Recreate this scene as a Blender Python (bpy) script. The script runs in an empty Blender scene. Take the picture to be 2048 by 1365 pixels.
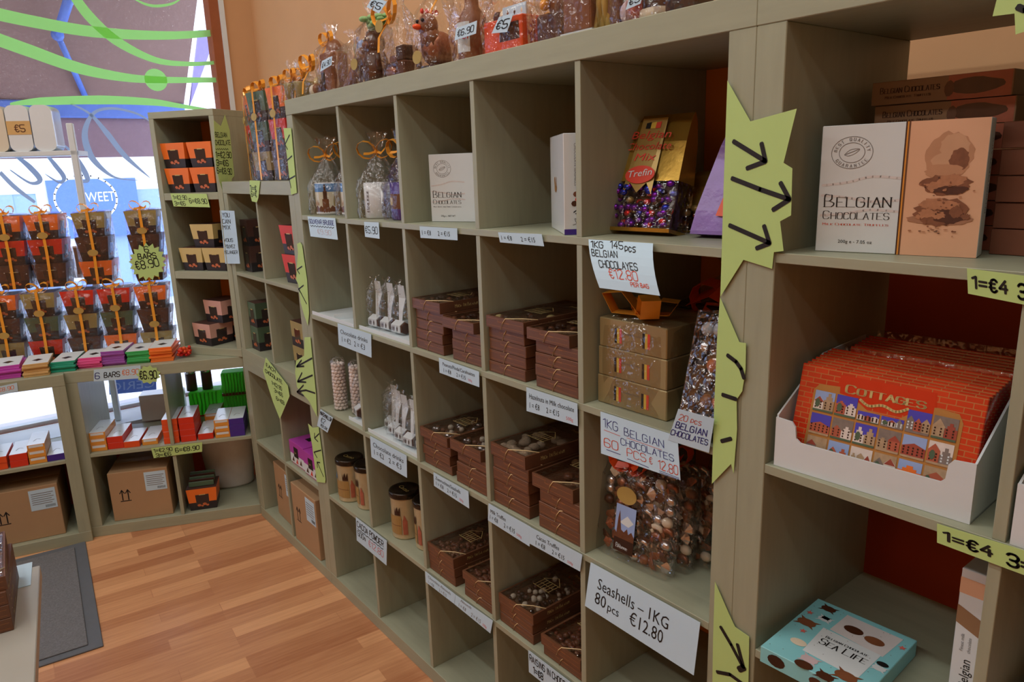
import bpy, math, random
from mathutils import Vector, Matrix
random.seed(7)
S = bpy.context.scene
COL = S.collection
# ------------------------------------------------------------------ camera, world, lamps, exposure
CAM = Vector((-1.02533, -0.69568, 1.60750)); YAW, PIT, ROL, FPX = .660569, .234576, -.0327667, 1466.864
_f = Vector((math.sin(YAW)*math.cos(PIT), math.cos(YAW)*math.cos(PIT), -math.sin(PIT)))
_r = Vector((math.cos(YAW), -math.sin(YAW), 0)); _u = _r.cross(_f)
R0 = math.cos(ROL)*_r + math.sin(ROL)*_u; U0 = -math.sin(ROL)*_r + math.cos(ROL)*_u
cd = bpy.data.cameras.new('camera'); cam = bpy.data.objects.new('camera', cd); COL.objects.link(cam)
cd.sensor_width = 36; cd.lens = 36*FPX/2048; cd.clip_start = .05
cam.matrix_world = Matrix(((R0.x, U0.x, -_f.x, CAM.x), (R0.y, U0.y, -_f.y, CAM.y), (R0.z, U0.z, -_f.z, CAM.z), (0, 0, 0, 1)))
S.camera = cam
S.view_settings.view_transform = 'Standard'; S.view_settings.look = 'None'; S.view_settings.gamma = 1
S.view_settings.use_curve_mapping = False; S.view_settings.exposure = -0.06
S.cycles.transparent_max_bounces = 32
w = bpy.data.worlds.new('world'); S.world = w; w.use_nodes = True
w.node_tree.nodes['Background'].inputs[0].default_value = (.72, .82, 1, 1); w.node_tree.nodes['Background'].inputs[1].default_value = 3.4
def lamp(name, loc, rot, sx, sy, watt, col):
    d = bpy.data.lights.new(name, 'AREA'); d.shape = 'RECTANGLE'; d.size = sx; d.size_y = sy; d.energy = watt; d.color = col
    o = bpy.data.objects.new(name, d); COL.objects.link(o); o.location = loc; o.rotation_euler = rot; return o
lamp('ceiling_lamp', (-1.6, 1.15, 3.72), (0, math.radians(-18), 0), .08, 5.0, 31, (.96, 1, 1))
lamp('ceiling_lamp', (-2.9, 1.0, 3.72), (0, math.radians(-25), 0), .10, 5.0, 40, (.99, 1, .96))
lamp('ceiling_lamp', (-.35, .3, 3.70), (math.radians(48), 0, 0), .5, .08, 17, (1, .97, .92))

def ray(u, v): return _rn(R0*((u-1024)/FPX) - U0*((v-682.5)/FPX) + _f)
def _rn(d): return d
def atx(u, v, x): d = ray(u, v); return CAM + d*((x-CAM.x)/d.x)
def aty(u, v, y): d = ray(u, v); return CAM + d*((y-CAM.y)/d.y)
def atz(u, v, z): d = ray(u, v); return CAM + d*((z-CAM.z)/d.z)
def atp(u, v, o, n): d = ray(u, v); return CAM + d*((o-CAM).dot(n)/d.dot(n))
# ------------------------------------------------------------------ materials
MATS = {}
def lin(c):
    c = c/255
    return c/12.92 if c <= .04045 else ((c+.055)/1.055)**2.4
def rgb(t): return (lin(t[0]), lin(t[1]), lin(t[2]), 1)
def new_mat(name):
    m = bpy.data.materials.new(name); m.use_nodes = True; MATS[name] = m
    return m, m.node_tree.nodes, m.node_tree.links, m.node_tree.nodes['Principled BSDF']
def mat(name, c, rough=.55, metal=0, var=.10, scale=25, emit=0, stretch=None, bump=0, spec=.5, coat=0):
    m, N, L, B = new_mat(name)
    tc = N.new('ShaderNodeTexCoord'); mp = N.new('ShaderNodeMapping'); nz = N.new('ShaderNodeTexNoise'); mx = N.new('ShaderNodeMix')
    mx.data_type = 'RGBA'; nz.inputs['Scale'].default_value = scale; nz.inputs['Detail'].default_value = 4
    if stretch: mp.inputs['Scale'].default_value = stretch
    L.new(tc.outputs['Object'], mp.inputs[0]); L.new(mp.outputs[0], nz.inputs['Vector'])
    a = rgb(c); k = 1-var; j = 1+var
    mx.inputs[6].default_value = (a[0]*k, a[1]*k, a[2]*k, 1); mx.inputs[7].default_value = (min(1, a[0]*j), min(1, a[1]*j), min(1, a[2]*j), 1)
    L.new(nz.outputs['Fac'], mx.inputs[0]); L.new(mx.outputs[2], B.inputs['Base Color'])
    B.inputs['Roughness'].default_value = rough; B.inputs['Metallic'].default_value = metal
    B.inputs['Specular IOR Level'].default_value = spec; B.inputs['Coat Weight'].default_value = coat
    if bump:
        b = N.new('ShaderNodeBump'); b.inputs['Strength'].default_value = bump; b.inputs['Distance'].default_value = .004
        L.new(nz.outputs['Fac'], b.inputs['Height']); L.new(b.outputs[0], B.inputs['Normal'])
    if emit:
        B.inputs['Emission Color'].default_value = a; B.inputs['Emission Strength'].default_value = emit
    return m
WOOD = (158, 162, 139)
mat('wood_h', WOOD, .42, var=.13, scale=7, stretch=(1, 9, 9), spec=.35)
mat('wood_v', WOOD, .42, var=.13, scale=7, stretch=(9, 9, 1), spec=.35)
mat('back', (226, 138, 54), .6, var=.12, scale=5)
mat('wall_plain', (240, 184, 120), .8); mat('wall_paint', (202, 158, 114), .8, var=.06, scale=6, bump=.25)
mat('wall_red', (182, 70, 28), .7, var=.08, scale=6)
mat('ceiling_paint', (242, 222, 190), .9)
mat('paper', (190, 218, 236), .75, var=.03, scale=12)
mat('yellow', (184, 214, 134), .75, var=.04, scale=12)
mat('ink', (18, 17, 18), .6); mat('inkblue', (34, 34, 120), .6); mat('inkred', (205, 78, 48), .6); mat('inkpink', (214, 130, 140), .6)
mat('faint', (198, 178, 182), .7); mat('swirl', (214, 210, 210), .5); mat('grey', (120, 118, 118), .6)
mat('inkorange', (235, 120, 40), .6)
mat('brown', (106, 68, 44), .5, var=.18, scale=9, stretch=(1, 1, 9))
mat('brown_dark', (66, 36, 24), .5); mat('print', (176, 116, 66), .5); mat('cord', (236, 212, 160), .35, metal=.1)
mat('choc', (78, 44, 28), .32, var=.3, scale=60); mat('choc_ball', (116, 66, 46), .2, var=.2, scale=60, coat=.5); mat('choc_dark', (50, 27, 18), .35, var=.25, scale=50); mat('choc_milk', (128, 80, 52), .35, var=.25, scale=50)
mat('choc_white', (226, 214, 190), .45, var=.1); mat('coconut', (170, 150, 125), .8, var=.35, scale=120); mat('cacao', (140, 100, 55), .8)
mat('white', (214, 224, 228), .5, var=.03); mat('whitegloss', (218, 226, 230), .18, var=.03); mat('greyside', (176, 174, 172), .5)
mat('black', (22, 20, 22), .4); mat('blackbox', (40, 36, 40), .4)
mat('orange', (240, 120, 42), .45, var=.06); mat('red', (214, 52, 28), .45, var=.06); mat('olive', (158, 142, 88), .45, var=.06)
mat('choco_box', (78, 52, 46), .45); mat('greenbox', (78, 102, 78), .45); mat('tan', (206, 184, 120), .5, var=.05); mat('pinkbox', (208, 160, 146), .5, var=.05)
mat('window_dark', (58, 48, 46), .12); mat('truffle', (196, 106, 64), .4, var=.2, scale=60)
mat('ribbon', (238, 164, 58), .25, var=.12, scale=50, metal=.15); mat('goldsticker', (190, 166, 96), .3, metal=.4)
mat('gold', (176, 142, 62), .22, metal=.75, var=.15, scale=20, bump=.35); mat('goldflat', (178, 150, 84), .35, metal=.3)
mat('goldbox', (166, 150, 108), .28, metal=.35, var=.06); mat('purple', (150, 122, 196), .28, var=.2, scale=22, bump=1); mat('deep_purple', (66, 42, 140), .35)
mat('magenta', (176, 66, 168), .4, var=.05); mat('pinktape', (190, 110, 140), .6)
mat('silver', (205, 205, 208), .2, metal=.9, var=.15, scale=60); mat('copper', (150, 98, 74), .3, metal=.6, var=.2, scale=60)
mat('foil_blue', (60, 70, 190), .2, metal=.7, var=.3, scale=80); mat('foil_red', (220, 50, 50), .2, metal=.6, var=.3, scale=80); mat('foil_purple', (120, 40, 170), .2, metal=.7, var=.3, scale=80)
mat('card', (172, 140, 104), .75, var=.06, scale=9); mat('tape', (188, 166, 136), .25)
mat('tr_blur', (190, 140, 106), .5, var=.16, scale=30); mat('tr_blur2', (204, 158, 124), .5, var=.12, scale=30); mat('tr_light', (182, 126, 92), .5, var=.3, scale=120); mat('tr_mid', (132, 84, 60), .5, var=.35, scale=110); mat('tr_dark', (84, 50, 38), .5, var=.3, scale=110); mat('tr_shadow', (168, 120, 92), .5, var=.1); mat('peach', (224, 176, 142), .4, var=.10, scale=14); mat('flagred', (220, 70, 50), .5); mat('flagyellow', (226, 200, 80), .5)
mat('sky_p', (150, 176, 225), .45, var=.12, scale=30); mat('sky_d', (74, 70, 190), .4, var=.05); mat('house_r', (180, 92, 66), .5, var=.25, scale=90); mat('house_b', (176, 150, 118), .5, var=.3, scale=120); mat('house_w', (222, 212, 204), .5, var=.15, scale=90); mat('roof_r', (160, 70, 52), .5); mat('gray_p', (128, 116, 108), .5, var=.3, scale=120); mat('frame_gold', (186, 138, 76), .35, metal=.3)
mat('turq', (138, 208, 216), .15, var=.03); mat('coral', (220, 110, 100), .5)
mat('tinfig', (168, 92, 70), .4, var=.2, scale=90); mat('tinbody', (186, 174, 138), .3, metal=.3, var=.15, scale=40); mat('tinlid', (50, 42, 34), .22, metal=.6, var=.2, scale=40); mat('tinpanel', (160, 128, 76), .35, var=.06)
mat('mugblue', (78, 140, 196), .15); mat('mugcream', (214, 214, 190), .15); mat('mugbrown', (100, 62, 44), .2, var=.3, scale=120)
mat('marsh', (240, 230, 224), .8, var=.1, scale=80)
mat('mat_pile', (116, 118, 122), .95, var=.55, scale=130, stretch=(1, 2.2, 1), bump=1); mat('mat_rubber', (98, 104, 112), .7)
mat('table', (176, 176, 168), .35, var=.04, scale=8)
mat('teal', (30, 160, 130), .4); mat('pink', (226, 84, 150), .4); mat('violet', (150, 80, 168), .4); mat('green', (58, 170, 90), .4); mat('lilac', (190, 70, 180), .4); mat('sand', (206, 168, 108), .45)
mat('greentulle', (140, 180, 120), .8, var=.3, scale=60); mat('tub', (222, 222, 222), .3)
mat('awning', (140, 112, 104), .8, var=.08, scale=6); mat('steel_blue', (92, 126, 208), .5); mat('frame_brown', (152, 84, 44), .6)
mat('shop_sign', (96, 128, 220), .6); mat('facade', (245, 246, 250), .8); mat('shop_blue', (150, 178, 232), .6); mat('street', (225, 226, 232), .9); mat('lilacfold', (150, 140, 200), .7)
mat('amber', (222, 150, 60), .4); mat('orangered', (228, 84, 36), .35, var=.15, scale=20)
mat('valance', (140, 116, 128), .8)

def vinyl(name, c):
    m, N, L, B = new_mat(name); t = N.new('ShaderNodeBsdfTranslucent'); t.inputs[0].default_value = rgb(c); B.inputs['Base Color'].default_value = rgb(c); mix = N.new('ShaderNodeMixShader'); mix.inputs[0].default_value = .6
    L.new(B.outputs[0], mix.inputs[1]); L.new(t.outputs[0], mix.inputs[2]); L.new(mix.outputs[0], N['Material Output'].inputs[0])
vinyl('decal_green', (168, 242, 136)); vinyl('greenwrap', (130, 240, 110)); vinyl('decal_grey', (160, 178, 196))
def film_mat(name, tint, base, fres):
    m, N, L, B = new_mat(name); out = N['Material Output']; N.remove(B)
    t = N.new('ShaderNodeBsdfTransparent'); t.inputs[0].default_value = tint
    g = N.new('ShaderNodeBsdfGlossy'); g.inputs['Roughness'].default_value = .07; g.inputs[0].default_value = (1, 1, 1, 1)
    nz = N.new('ShaderNodeTexNoise'); nz.inputs['Scale'].default_value = 45; nz.inputs['Detail'].default_value = 2; tc = N.new('ShaderNodeTexCoord')
    b = N.new('ShaderNodeBump'); b.inputs['Strength'].default_value = 1; b.inputs['Distance'].default_value = .012
    L.new(tc.outputs['Object'], nz.inputs['Vector']); L.new(nz.outputs['Fac'], b.inputs['Height']); L.new(b.outputs[0], g.inputs['Normal'])
    lw = N.new('ShaderNodeLayerWeight'); lw.inputs[0].default_value = .35
    ma = N.new('ShaderNodeMath'); ma.operation = 'MULTIPLY_ADD'; ma.inputs[1].default_value = fres; ma.inputs[2].default_value = base
    mix = N.new('ShaderNodeMixShader'); L.new(lw.outputs['Fresnel'], ma.inputs[0]); L.new(ma.outputs[0], mix.inputs[0])
    L.new(t.outputs[0], mix.inputs[1]); L.new(g.outputs[0], mix.inputs[2]); L.new(mix.outputs[0], out.inputs[0])
film_mat('film', (.98, .98, .98, 1), .045, .38); film_mat('film_soft', (.98, .98, .98, 1), .03, .2); film_mat('clear', (.96, .96, .97, 1), .05, .3); film_mat('glass', (.97, .98, 1, 1), .01, .12)

def floor_mat():
    m, N, L, B = new_mat('laminate')
    tc = N.new('ShaderNodeTexCoord'); mp = N.new('ShaderNodeMapping'); mp.inputs['Rotation'].default_value = (0, 0, math.radians(4.5))
    br = N.new('ShaderNodeTexBrick'); br.offset = .37; br.offset_frequency = 3; br.squash = 1
    for k, v in dict(Scale=1, Mortar_Size=.0012, Bias=-.1, Brick_Width=.55, Row_Height=.066).items(): br.inputs[k.replace('_', ' ')].default_value = v
    br.inputs['Color1'].default_value = (.0, .0, .0, 1); br.inputs['Color2'].default_value = (1, 1, 1, 1); br.inputs['Mortar'].default_value = (.2, .2, .2, 1)
    L.new(tc.outputs['Object'], mp.inputs[0]); L.new(mp.outputs[0], br.inputs['Vector'])
    m2 = N.new('ShaderNodeMapping'); m2.inputs['Scale'].default_value = (2.2, 30, 1); nz = N.new('ShaderNodeTexNoise'); nz.inputs['Scale'].default_value = 3; nz.inputs['Detail'].default_value = 6
    L.new(mp.outputs[0], m2.inputs[0]); L.new(m2.outputs[0], nz.inputs['Vector'])
    ad = N.new('ShaderNodeMath'); ad.operation = 'MULTIPLY_ADD'; ad.inputs[1].default_value = .55
    L.new(br.outputs['Color'], ad.inputs[0]); mu = N.new('ShaderNodeMath'); mu.operation = 'MULTIPLY'; mu.inputs[1].default_value = .5
    L.new(nz.outputs['Fac'], mu.inputs[0]); L.new(mu.outputs[0], ad.inputs[2])
    cr = N.new('ShaderNodeValToRGB'); cr.color_ramp.elements[0].position = .1; cr.color_ramp.elements[1].position = .95
    cr.color_ramp.elements[0].color = rgb((168, 106, 70)); cr.color_ramp.elements[1].color = rgb((240, 184, 134))
    L.new(ad.outputs[0], cr.inputs[0]); L.new(cr.outputs[0], B.inputs['Base Color']); B.inputs['Roughness'].default_value = .32
floor_mat()
# ------------------------------------------------------------------ stroke lettering
G = {'A': '00 26 40;12 32', 'B': '00 06 26 36 35 34 23 03;23 42 41 30 00', 'C': '45 36 16 05 01 10 30 41', 'D': '00 06 26 45 41 20 00', 'E': '46 06 00 40;03 33',
'F': '46 06 00;03 33', 'G': '45 36 16 05 01 10 30 41 43 23', 'H': '00 06;40 46;03 43', 'I': '20 26', 'J': '46 41 30 10 01', 'K': '00 06;46 03 40', 'L': '06 00 40', 'M': '00 06 23 46 40', 'N': '00 06 40 46',
'O': '16 05 01 10 30 41 45 36 16', 'P': '00 06 36 45 44 33 03', 'Q': '16 05 01 10 30 41 45 36 16;22 40', 'R': '00 06 36 45 44 33 03;23 40', 'S': '45 36 16 05 04 13 33 42 41 30 10 01', 'T': '06 46;26 20', 'U': '06 01 10 30 41 46',
'V': '06 20 46', 'W': '06 10 24 30 46', 'X': '06 40;00 46', 'Y': '06 23 46;23 20', 'Z': '06 46 00 40', '0': '16 05 01 10 30 41 45 36 16', '1': '05 26 20', '2': '05 16 36 45 44 00 40', '3': '05 16 36 45 44 33 13;33 42 41 30 10 01',
'4': '36 02 42;34 30', '5': '46 06 03 33 42 41 30 10 01', '6': '45 36 16 05 01 10 30 41 42 33 03', '7': '06 46 10', '8': '13 04 05 16 36 45 44 33 13 02 01 10 30 41 42 33', '9': '43 13 04 05 16 36 45 41 30 10', '€': '45 36 26 15 11 20 30 41;04 34;02 32',
'=': '04 44;02 42', '.': '20 21', '-': '03 43', '/': '00 46', 'p': '00 04 24 33 32 21 01', 'c': '33 14 03 01 10 31', 's': '34 14 03 12 22 31 20 00', 'o': '14 03 01 10 20 31 33 24 14', 'z': '04 34 00 30', 'g': '33 14 03 02 21 32;34 30', 'e': '02 32 33 14 03 01 10 30', 'u': '04 01 10 30;34 30'}
WID = {'I': .45, '.': .35, '1': .6, 'p': .75, 'c': .75, 's': .75, 'o': .8, 'z': .75, 'g': .8, 'e': .75, 'u': .8, ' ': .6}
def stroke2d(pts, wd, taper=None):
    """flat ribbon along 2-D points; wd may be a function of direction"""
    P = [Vector(p) for p in pts]; n = len(P); v = []; fs = []
    W = wd if callable(wd) else (lambda d: wd)
    for i in range(n-1):
        d = P[i+1]-P[i]
        if d.length < 1e-9: continue
        d.normalize(); t = Vector((-d.y, d.x)); ww = W(d)/2; k = len(v); e = d*ww*.6
        v += [P[i]-e+t*ww*.6, P[i]-e-t*ww*.6, P[i]-t*ww, P[i+1]-t*ww, P[i+1]+e-t*ww*.6, P[i+1]+e+t*ww*.6, P[i+1]+t*ww, P[i]+t*ww]
        fs.append([k, k+1, k+2, k+3, k+4, k+5, k+6, k+7])
    return v, fs
def smooth(pts, k=3):
    P = [Vector(p) for p in pts]; out = []
    for i in range(len(P)-1):
        a = P[max(0, i-1)]; b = P[i]; c = P[i+1]; d = P[min(len(P)-1, i+2)]
        for j in range(k):
            t = j/k; out.append(.5*((2*b)+(c-a)*t+(2*a-5*b+4*c-d)*t*t+(3*b-a-3*c+d)*t**3))
    out.append(P[-1]); return out
def text2d(s, kind='hand', wt=.12):
    """cap height 1, starts at x=0; returns verts, faces, width"""
    if kind == 'sans':
        c = bpy.data.curves.new('t', 'FONT'); c.body = s; c.size = 1.37; c.resolution_u = 2
        o = bpy.data.objects.new('t', c); COL.objects.link(o); dg = bpy.context.evaluated_depsgraph_get()
        me = bpy.data.meshes.new_from_object(o.evaluated_get(dg)); v = [Vector((p.co.x, p.co.y)) for p in me.vertices]; fs = [list(q.vertices) for q in me.polygons]
        bpy.data.objects.remove(o); bpy.data.curves.remove(c); bpy.data.meshes.remove(me)
        x0 = min((p.x for p in v), default=0); v = [Vector((p.x-x0, p.y)) for p in v]
        return v, fs, max((p.x for p in v), default=0)
    V = []; F = []; x = 0; rnd = random.Random(len(s)*7+ord(s[0]))
    small = kind == 'caps'
    for i, ch in enumerate(s):
        sc = .8 if (small and i > 0 and s[i-1] != ' ') else 1
        g = G.get(ch) or G.get(ch.upper())
        wd = WID.get(ch, 1)*.62*sc
        if ch == ' ' or g is None: x += .42; continue
        jy = rnd.uniform(-.03, .03) if kind == 'hand' else 0
        for st in g.split(';'):
            pts = [Vector((x+(int(q[0])/4)*.6*sc*(1 if ch not in 'I.1' else 1) - (.15 if ch in 'I.' else 0), int(q[1])/6*sc+jy)) for q in st.split()]
            if kind == 'hand':
                if len(pts) > 4: pts = smooth(pts, 2)
                v, f = stroke2d(pts, wt)
            else:
                if len(pts) > 5: pts = smooth(pts, 3)
                v, f = stroke2d(pts, lambda d: wt*(.35+.65*abs(d.y)))
                for e in (pts[0], pts[-1]):
                    if abs(e.y) < .01 or abs(e.y-sc) < .01:
                        a, b = stroke2d([e+Vector((-.09*sc, 0)), e+Vector((.09*sc, 0))], wt*.35); k = len(v); v += a; f += [[q+k for q in z] for z in b]
            k = len(V); V += v; F += [[q+k for q in z] for z in f]
        x += wd+.17*sc
    return V, F, x-.17
# ------------------------------------------------------------------ mesh builder
class MB:
    def __init__(s): s.v = []; s.f = []; s.mi = []; s.ms = []; s.sm = []; s.M = Matrix()
    def add(s, vs, fs, m, sm=False):
        k = len(s.v); s.v += [s.M @ Vector(p) for p in vs]
        if m not in s.ms: s.ms.append(m)
        i = s.ms.index(m)
        for q in fs: s.f.append([a+k for a in q]); s.mi.append(i); s.sm.append(sm)
        return s
    def box(s, a, b, m, bev=0, mats=None):
        (x0, y0, z0), (x1, y1, z1) = a, b
        if not bev:
            vs = [(x, y, z) for z in (z0, z1) for y in (y0, y1) for x in (x0, x1)]
            fs = [[0, 1, 5, 4], [3, 2, 6, 7], [2, 0, 4, 6], [1, 3, 7, 5], [4, 5, 7, 6], [2, 3, 1, 0]]   # front back left right top bottom
            if mats:
                for q, mm in zip(fs, mats): s.add(vs, [q], mm or m)
                return s
            return s.add(vs, fs, m)
        e = bev; vs = []; idx = {}
        for i, x in enumerate((x0, x1)):
            for j, y in enumerate((y0, y1)):
                for k, z in enumerate((z0, z1)):
                    sx = e if i == 0 else -e; sy = e if j == 0 else -e; sz = e if k == 0 else -e
                    for ax, p in enumerate(((x, y+sy, z+sz), (x+sx, y, z+sz), (x+sx, y+sy, z))): idx[(i, j, k, ax)] = len(vs); vs.append(p)
        I = lambda i, j, k, a: idx[(i, j, k, a)]
        fs = []
        for i in (0, 1): q = [I(i, 0, 0, 0), I(i, 1, 0, 0), I(i, 1, 1, 0), I(i, 0, 1, 0)]; fs.append(q if i else q[::-1])
        for j in (0, 1): q = [I(0, j, 0, 1), I(1, j, 0, 1), I(1, j, 1, 1), I(0, j, 1, 1)]; fs.append(q[::-1] if j else q)
        for k in (0, 1): q = [I(0, 0, k, 2), I(1, 0, k, 2), I(1, 1, k, 2), I(0, 1, k, 2)]; fs.append(q if k else q[::-1])
        for a in (0, 1):
            for b in (0, 1):
                fs.append([I(a, b, 0, 0), I(a, b, 1, 0), I(a, b, 1, 1), I(a, b, 0, 1)]); fs.append([I(a, 0, b, 0), I(a, 1, b, 0), I(a, 1, b, 2), I(a, 0, b, 2)]); fs.append([I(0, a, b, 1), I(1, a, b, 1), I(1, a, b, 2), I(0, a, b, 2)])
        for i in (0, 1):
            for j in (0, 1):
                for k in (0, 1): fs.append([I(i, j, k, 0), I(i, j, k, 1), I(i, j, k, 2)])
        return s.add(vs, fs, m)
    def lathe(s, prof, m, n=24, c=(0, 0, 0), sm=True, a0=0, a1=2*math.pi, sx=1, sy=1):
        full = abs(a1-a0-2*math.pi) < 1e-6; cols = n if full else n+1; vs = []; fs = []
        for r, z in prof:
            for i in range(cols):
                a = a0+(a1-a0)*i/n; vs.append((c[0]+r*sx*math.cos(a), c[1]+r*sy*math.sin(a), c[2]+z))
        for j in range(len(prof)-1):
            for i in range(n):
                i2 = (i+1) % cols; fs.append([j*cols+i, j*cols+i2, (j+1)*cols+i2, (j+1)*cols+i])
        if full:
            if prof[0][0] > 1e-5: fs.append(list(range(cols))[::-1])
            if prof[-1][0] > 1e-5: fs.append([(len(prof)-1)*cols+i for i in range(cols)])
        return s.add(vs, fs, m, sm)
    def sph(s, c, r, m, n=8, k=6):
        rx, ry, rz = (r, r, r) if not hasattr(r, '__len__') else r
        vs = [(c[0], c[1], c[2]-rz)]; fs = []
        for j in range(1, k):
            b = -math.pi/2+math.pi*j/k
            for i in range(n): a = 2*math.pi*i/n; vs.append((c[0]+rx*math.cos(a)*math.cos(b), c[1]+ry*math.sin(a)*math.cos(b), c[2]+rz*math.sin(b)))
        vs.append((c[0], c[1], c[2]+rz)); t = len(vs)-1
        for i in range(n):
            i2 = (i+1) % n; fs.append([0, 1+i2, 1+i]); fs.append([t, t-n+i, t-n+i2])
            for j in range(k-2): fs.append([1+j*n+i, 1+j*n+i2, 1+(j+1)*n+i2, 1+(j+1)*n+i])
        return s.add(vs, fs, m, True)
    def tube(s, pts, r, m, n=6):
        P = [Vector(p) for p in pts]; vs = []; fs = []
        for i, p in enumerate(P):
            d = (P[min(i+1, len(P)-1)]-P[max(i-1, 0)]).normalized(); a = d.orthogonal() if abs(d.z) > .9 else d.cross(Vector((0, 0, 1))); a.normalize(); b = d.cross(a)
            rr = r[i] if hasattr(r, '__len__') else r
            vs += [p+(a*math.cos(2*math.pi*j/n)+b*math.sin(2*math.pi*j/n))*rr for j in range(n)]
        for i in range(len(P)-1):
            for j in range(n): j2 = (j+1) % n; fs.append([i*n+j, i*n+j2, (i+1)*n+j2, (i+1)*n+j])
        fs.append(list(range(n))[::-1]); fs.append([(len(P)-1)*n+j for j in range(n)])
        return s.add(vs, fs, m, True)
    def band(s, pts, side, m, th=.0006):
        """ribbon: pts path, side = half-width vector (or list)"""
        P = [Vector(p) for p in pts]; vs = []; fs = []
        for i, p in enumerate(P):
            sd = Vector(side[i] if isinstance(side, list) else side); d = (P[min(i+1, len(P)-1)]-P[max(i-1, 0)]); nn = d.cross(sd); nn = nn.normalized()*th if nn.length > 1e-9 else Vector((0, 0, th))
            vs += [p-sd, p+sd, p+sd+nn, p-sd+nn]
        for i in range(len(P)-1):
            for j in range(4): j2 = (j+1) % 4; fs.append([i*4+j, i*4+j2, i*4+4+j2, i*4+4+j])
        fs += [[0, 3, 2, 1], [len(vs)-4, len(vs)-3, len(vs)-2, len(vs)-1]]
        return s.add(vs, fs, m, False)
    def flat(s, poly2, O, X, Y, m, off=.0, th=0):
        """2-D polygon on plane O,X,Y (unit vectors)"""
        O, X, Y = Vector(O), Vector(X), Vector(Y); n = X.cross(Y).normalized(); a = [O+X*p[0]+Y*p[1]+n*off for p in poly2]; k = len(a)
        if not th: return s.add(a, [list(range(k))], m)
        b = [p-n*th for p in a]
        return s.add(a+b, [list(range(k)), list(range(k, 2*k))[::-1]]+[[i, k+i, k+(i+1) % k, (i+1) % k] for i in range(k)], m)
    def text(s, t, O, X, Y, size, m, kind='sans', wt=.12, width=None, align='l', off=.0006):
        O, X, Y = Vector(O), Vector(X), Vector(Y); n = X.cross(Y).normalized()*off; v, f, wd = text2d(t, kind, wt)
        sx = size if width is None else width/max(wd, 1e-6); x0 = {'l': 0, 'c': -wd*sx/2, 'r': -wd*sx}[align]
        return s.add([O+X*(x0+p[0]*sx)+Y*(p[1]*size)+n for p in v], f, m)
    def strokes(s, pts, wd, O, X, Y, m, off=.0006, sm=2):
        v, f = stroke2d(smooth(pts, sm) if sm > 1 and len(pts) > 2 else pts, wd); O, X, Y = Vector(O), Vector(X), Vector(Y); n = X.cross(Y).normalized()*off
        return s.add([O+X*p[0]+Y*p[1]+n for p in v], f, m)
    def build(s, name, parent=None, loc=(0, 0, 0), rz=0):
        me = bpy.data.meshes.new(name); me.from_pydata([tuple(p) for p in s.v], [], s.f)
        for m in s.ms: me.materials.append(MATS[m])
        me.polygons.foreach_set('material_index', s.mi); me.polygons.foreach_set('use_smooth', s.sm); me.update()
        o = bpy.data.objects.new(name, me); COL.objects.link(o); o.location = loc; o.rotation_euler = (0, 0, rz)
        if parent: o.parent = parent
        return o
LABELS = {}
def tag(o, label, cat, group=None, kind=None):
    o['label'] = label; o['category'] = cat
    if group: o['group'] = group
    if kind: o['kind'] = kind
    n = len(label.split())
    if not 4 <= n <= 16: print('LABEL LENGTH', n, label)
    if label in LABELS: print('LABEL TWICE', label)
    LABELS[label] = o; return o
def thing(name, label, cat, loc=(0, 0, 0), rz=0, group=None, rot=None):
    o = bpy.data.objects.new(name, None); COL.objects.link(o); o.empty_display_size = .05; o.location = loc; o.rotation_euler = rot or (0, 0, rz)
    return tag(o, label, cat, group)
def dup(root, label, loc, rz, group=None, sz=1):
    r = root.copy(); COL.objects.link(r); r.location = loc; r.rotation_euler = (0, 0, rz); r.scale = (1, 1, sz); tag(r, label, root['category'], group or root.get('group'))
    for ch in list(root.children):
        c = ch.copy(); COL.objects.link(c); c.parent = r
        for g in ch.children: d = g.copy(); COL.objects.link(d); d.parent = c
    return r
def structure(o): o['kind'] = 'structure'; return o
RZ = -math.pi/2          # things on the long wall face -x
ORD = ['bottom', 'second', 'third', 'fourth', 'fifth', 'sixth', 'seventh', 'eighth', 'ninth', 'tenth']
def pos(k, n):
    if k == n-1: return 'topmost'
    if k == 0: return 'lowest'
    return ORD[k]+' from bottom'
class Frame:
    def __init__(s, x, y, deg): s.o = Vector((x, y, 0)); s.a = math.radians(deg); s.r = Vector((math.cos(s.a), math.sin(s.a), 0)); s.d = Vector((-math.sin(s.a), math.cos(s.a), 0))
    def __call__(s, lx, ly, z=0): return s.o+s.r*lx+s.d*ly+Vector((0, 0, z))
FA = Frame(0, 1.85, -90); FB = Frame(0, 0, -90); FE = Frame(0, 2.64, -90); FC = Frame(-.678, 2.955, -23.07); FL = Frame(-.68-.79*.978, 2.92+.79*.208, -12); FD = Frame(-.1902, 2.937, -56)
# ================================================================== the setting
def plane_box(name, a, b, m): return structure(MB().box(a, b, m).build(name))
XW = .55
plane_box('floor', (-4, -3.2, -.05), (XW, 3.62, 0), 'laminate')
plane_box('ceiling', (-4, -3.2, 3.8), (XW, 3.62, 3.85), 'ceiling_paint')
wr = MB().box((XW, -3.2, 0), (XW+.1, 3.62, 1.455), 'wall_red').box((XW, -3.2, 1.455), (XW+.1, 3.62, 3.8), 'wall_paint'); structure(wr.build('wall_right'))
plane_box('wall_left', (-4.1, -3.2, 0), (-4, 3.62, 3.8), 'wall_plain'); plane_box('wall_back', (-4, -3.3, 0), (XW, -3.2, 3.8), 'wall_plain')
YG = 3.55
wf = MB().box((-4, YG, 0), (XW, YG+.12, .40), 'wall_red').box((-4, YG, 3.3), (XW, YG+.12, 3.8), 'wall_paint').box((.40, YG, .40), (XW, YG+.12, 3.3), 'wall_paint').box((-4, YG, .40), (-3.2, YG+.12, 3.3), 'wall_paint'); structure(wf.build('wall_front'))
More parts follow.
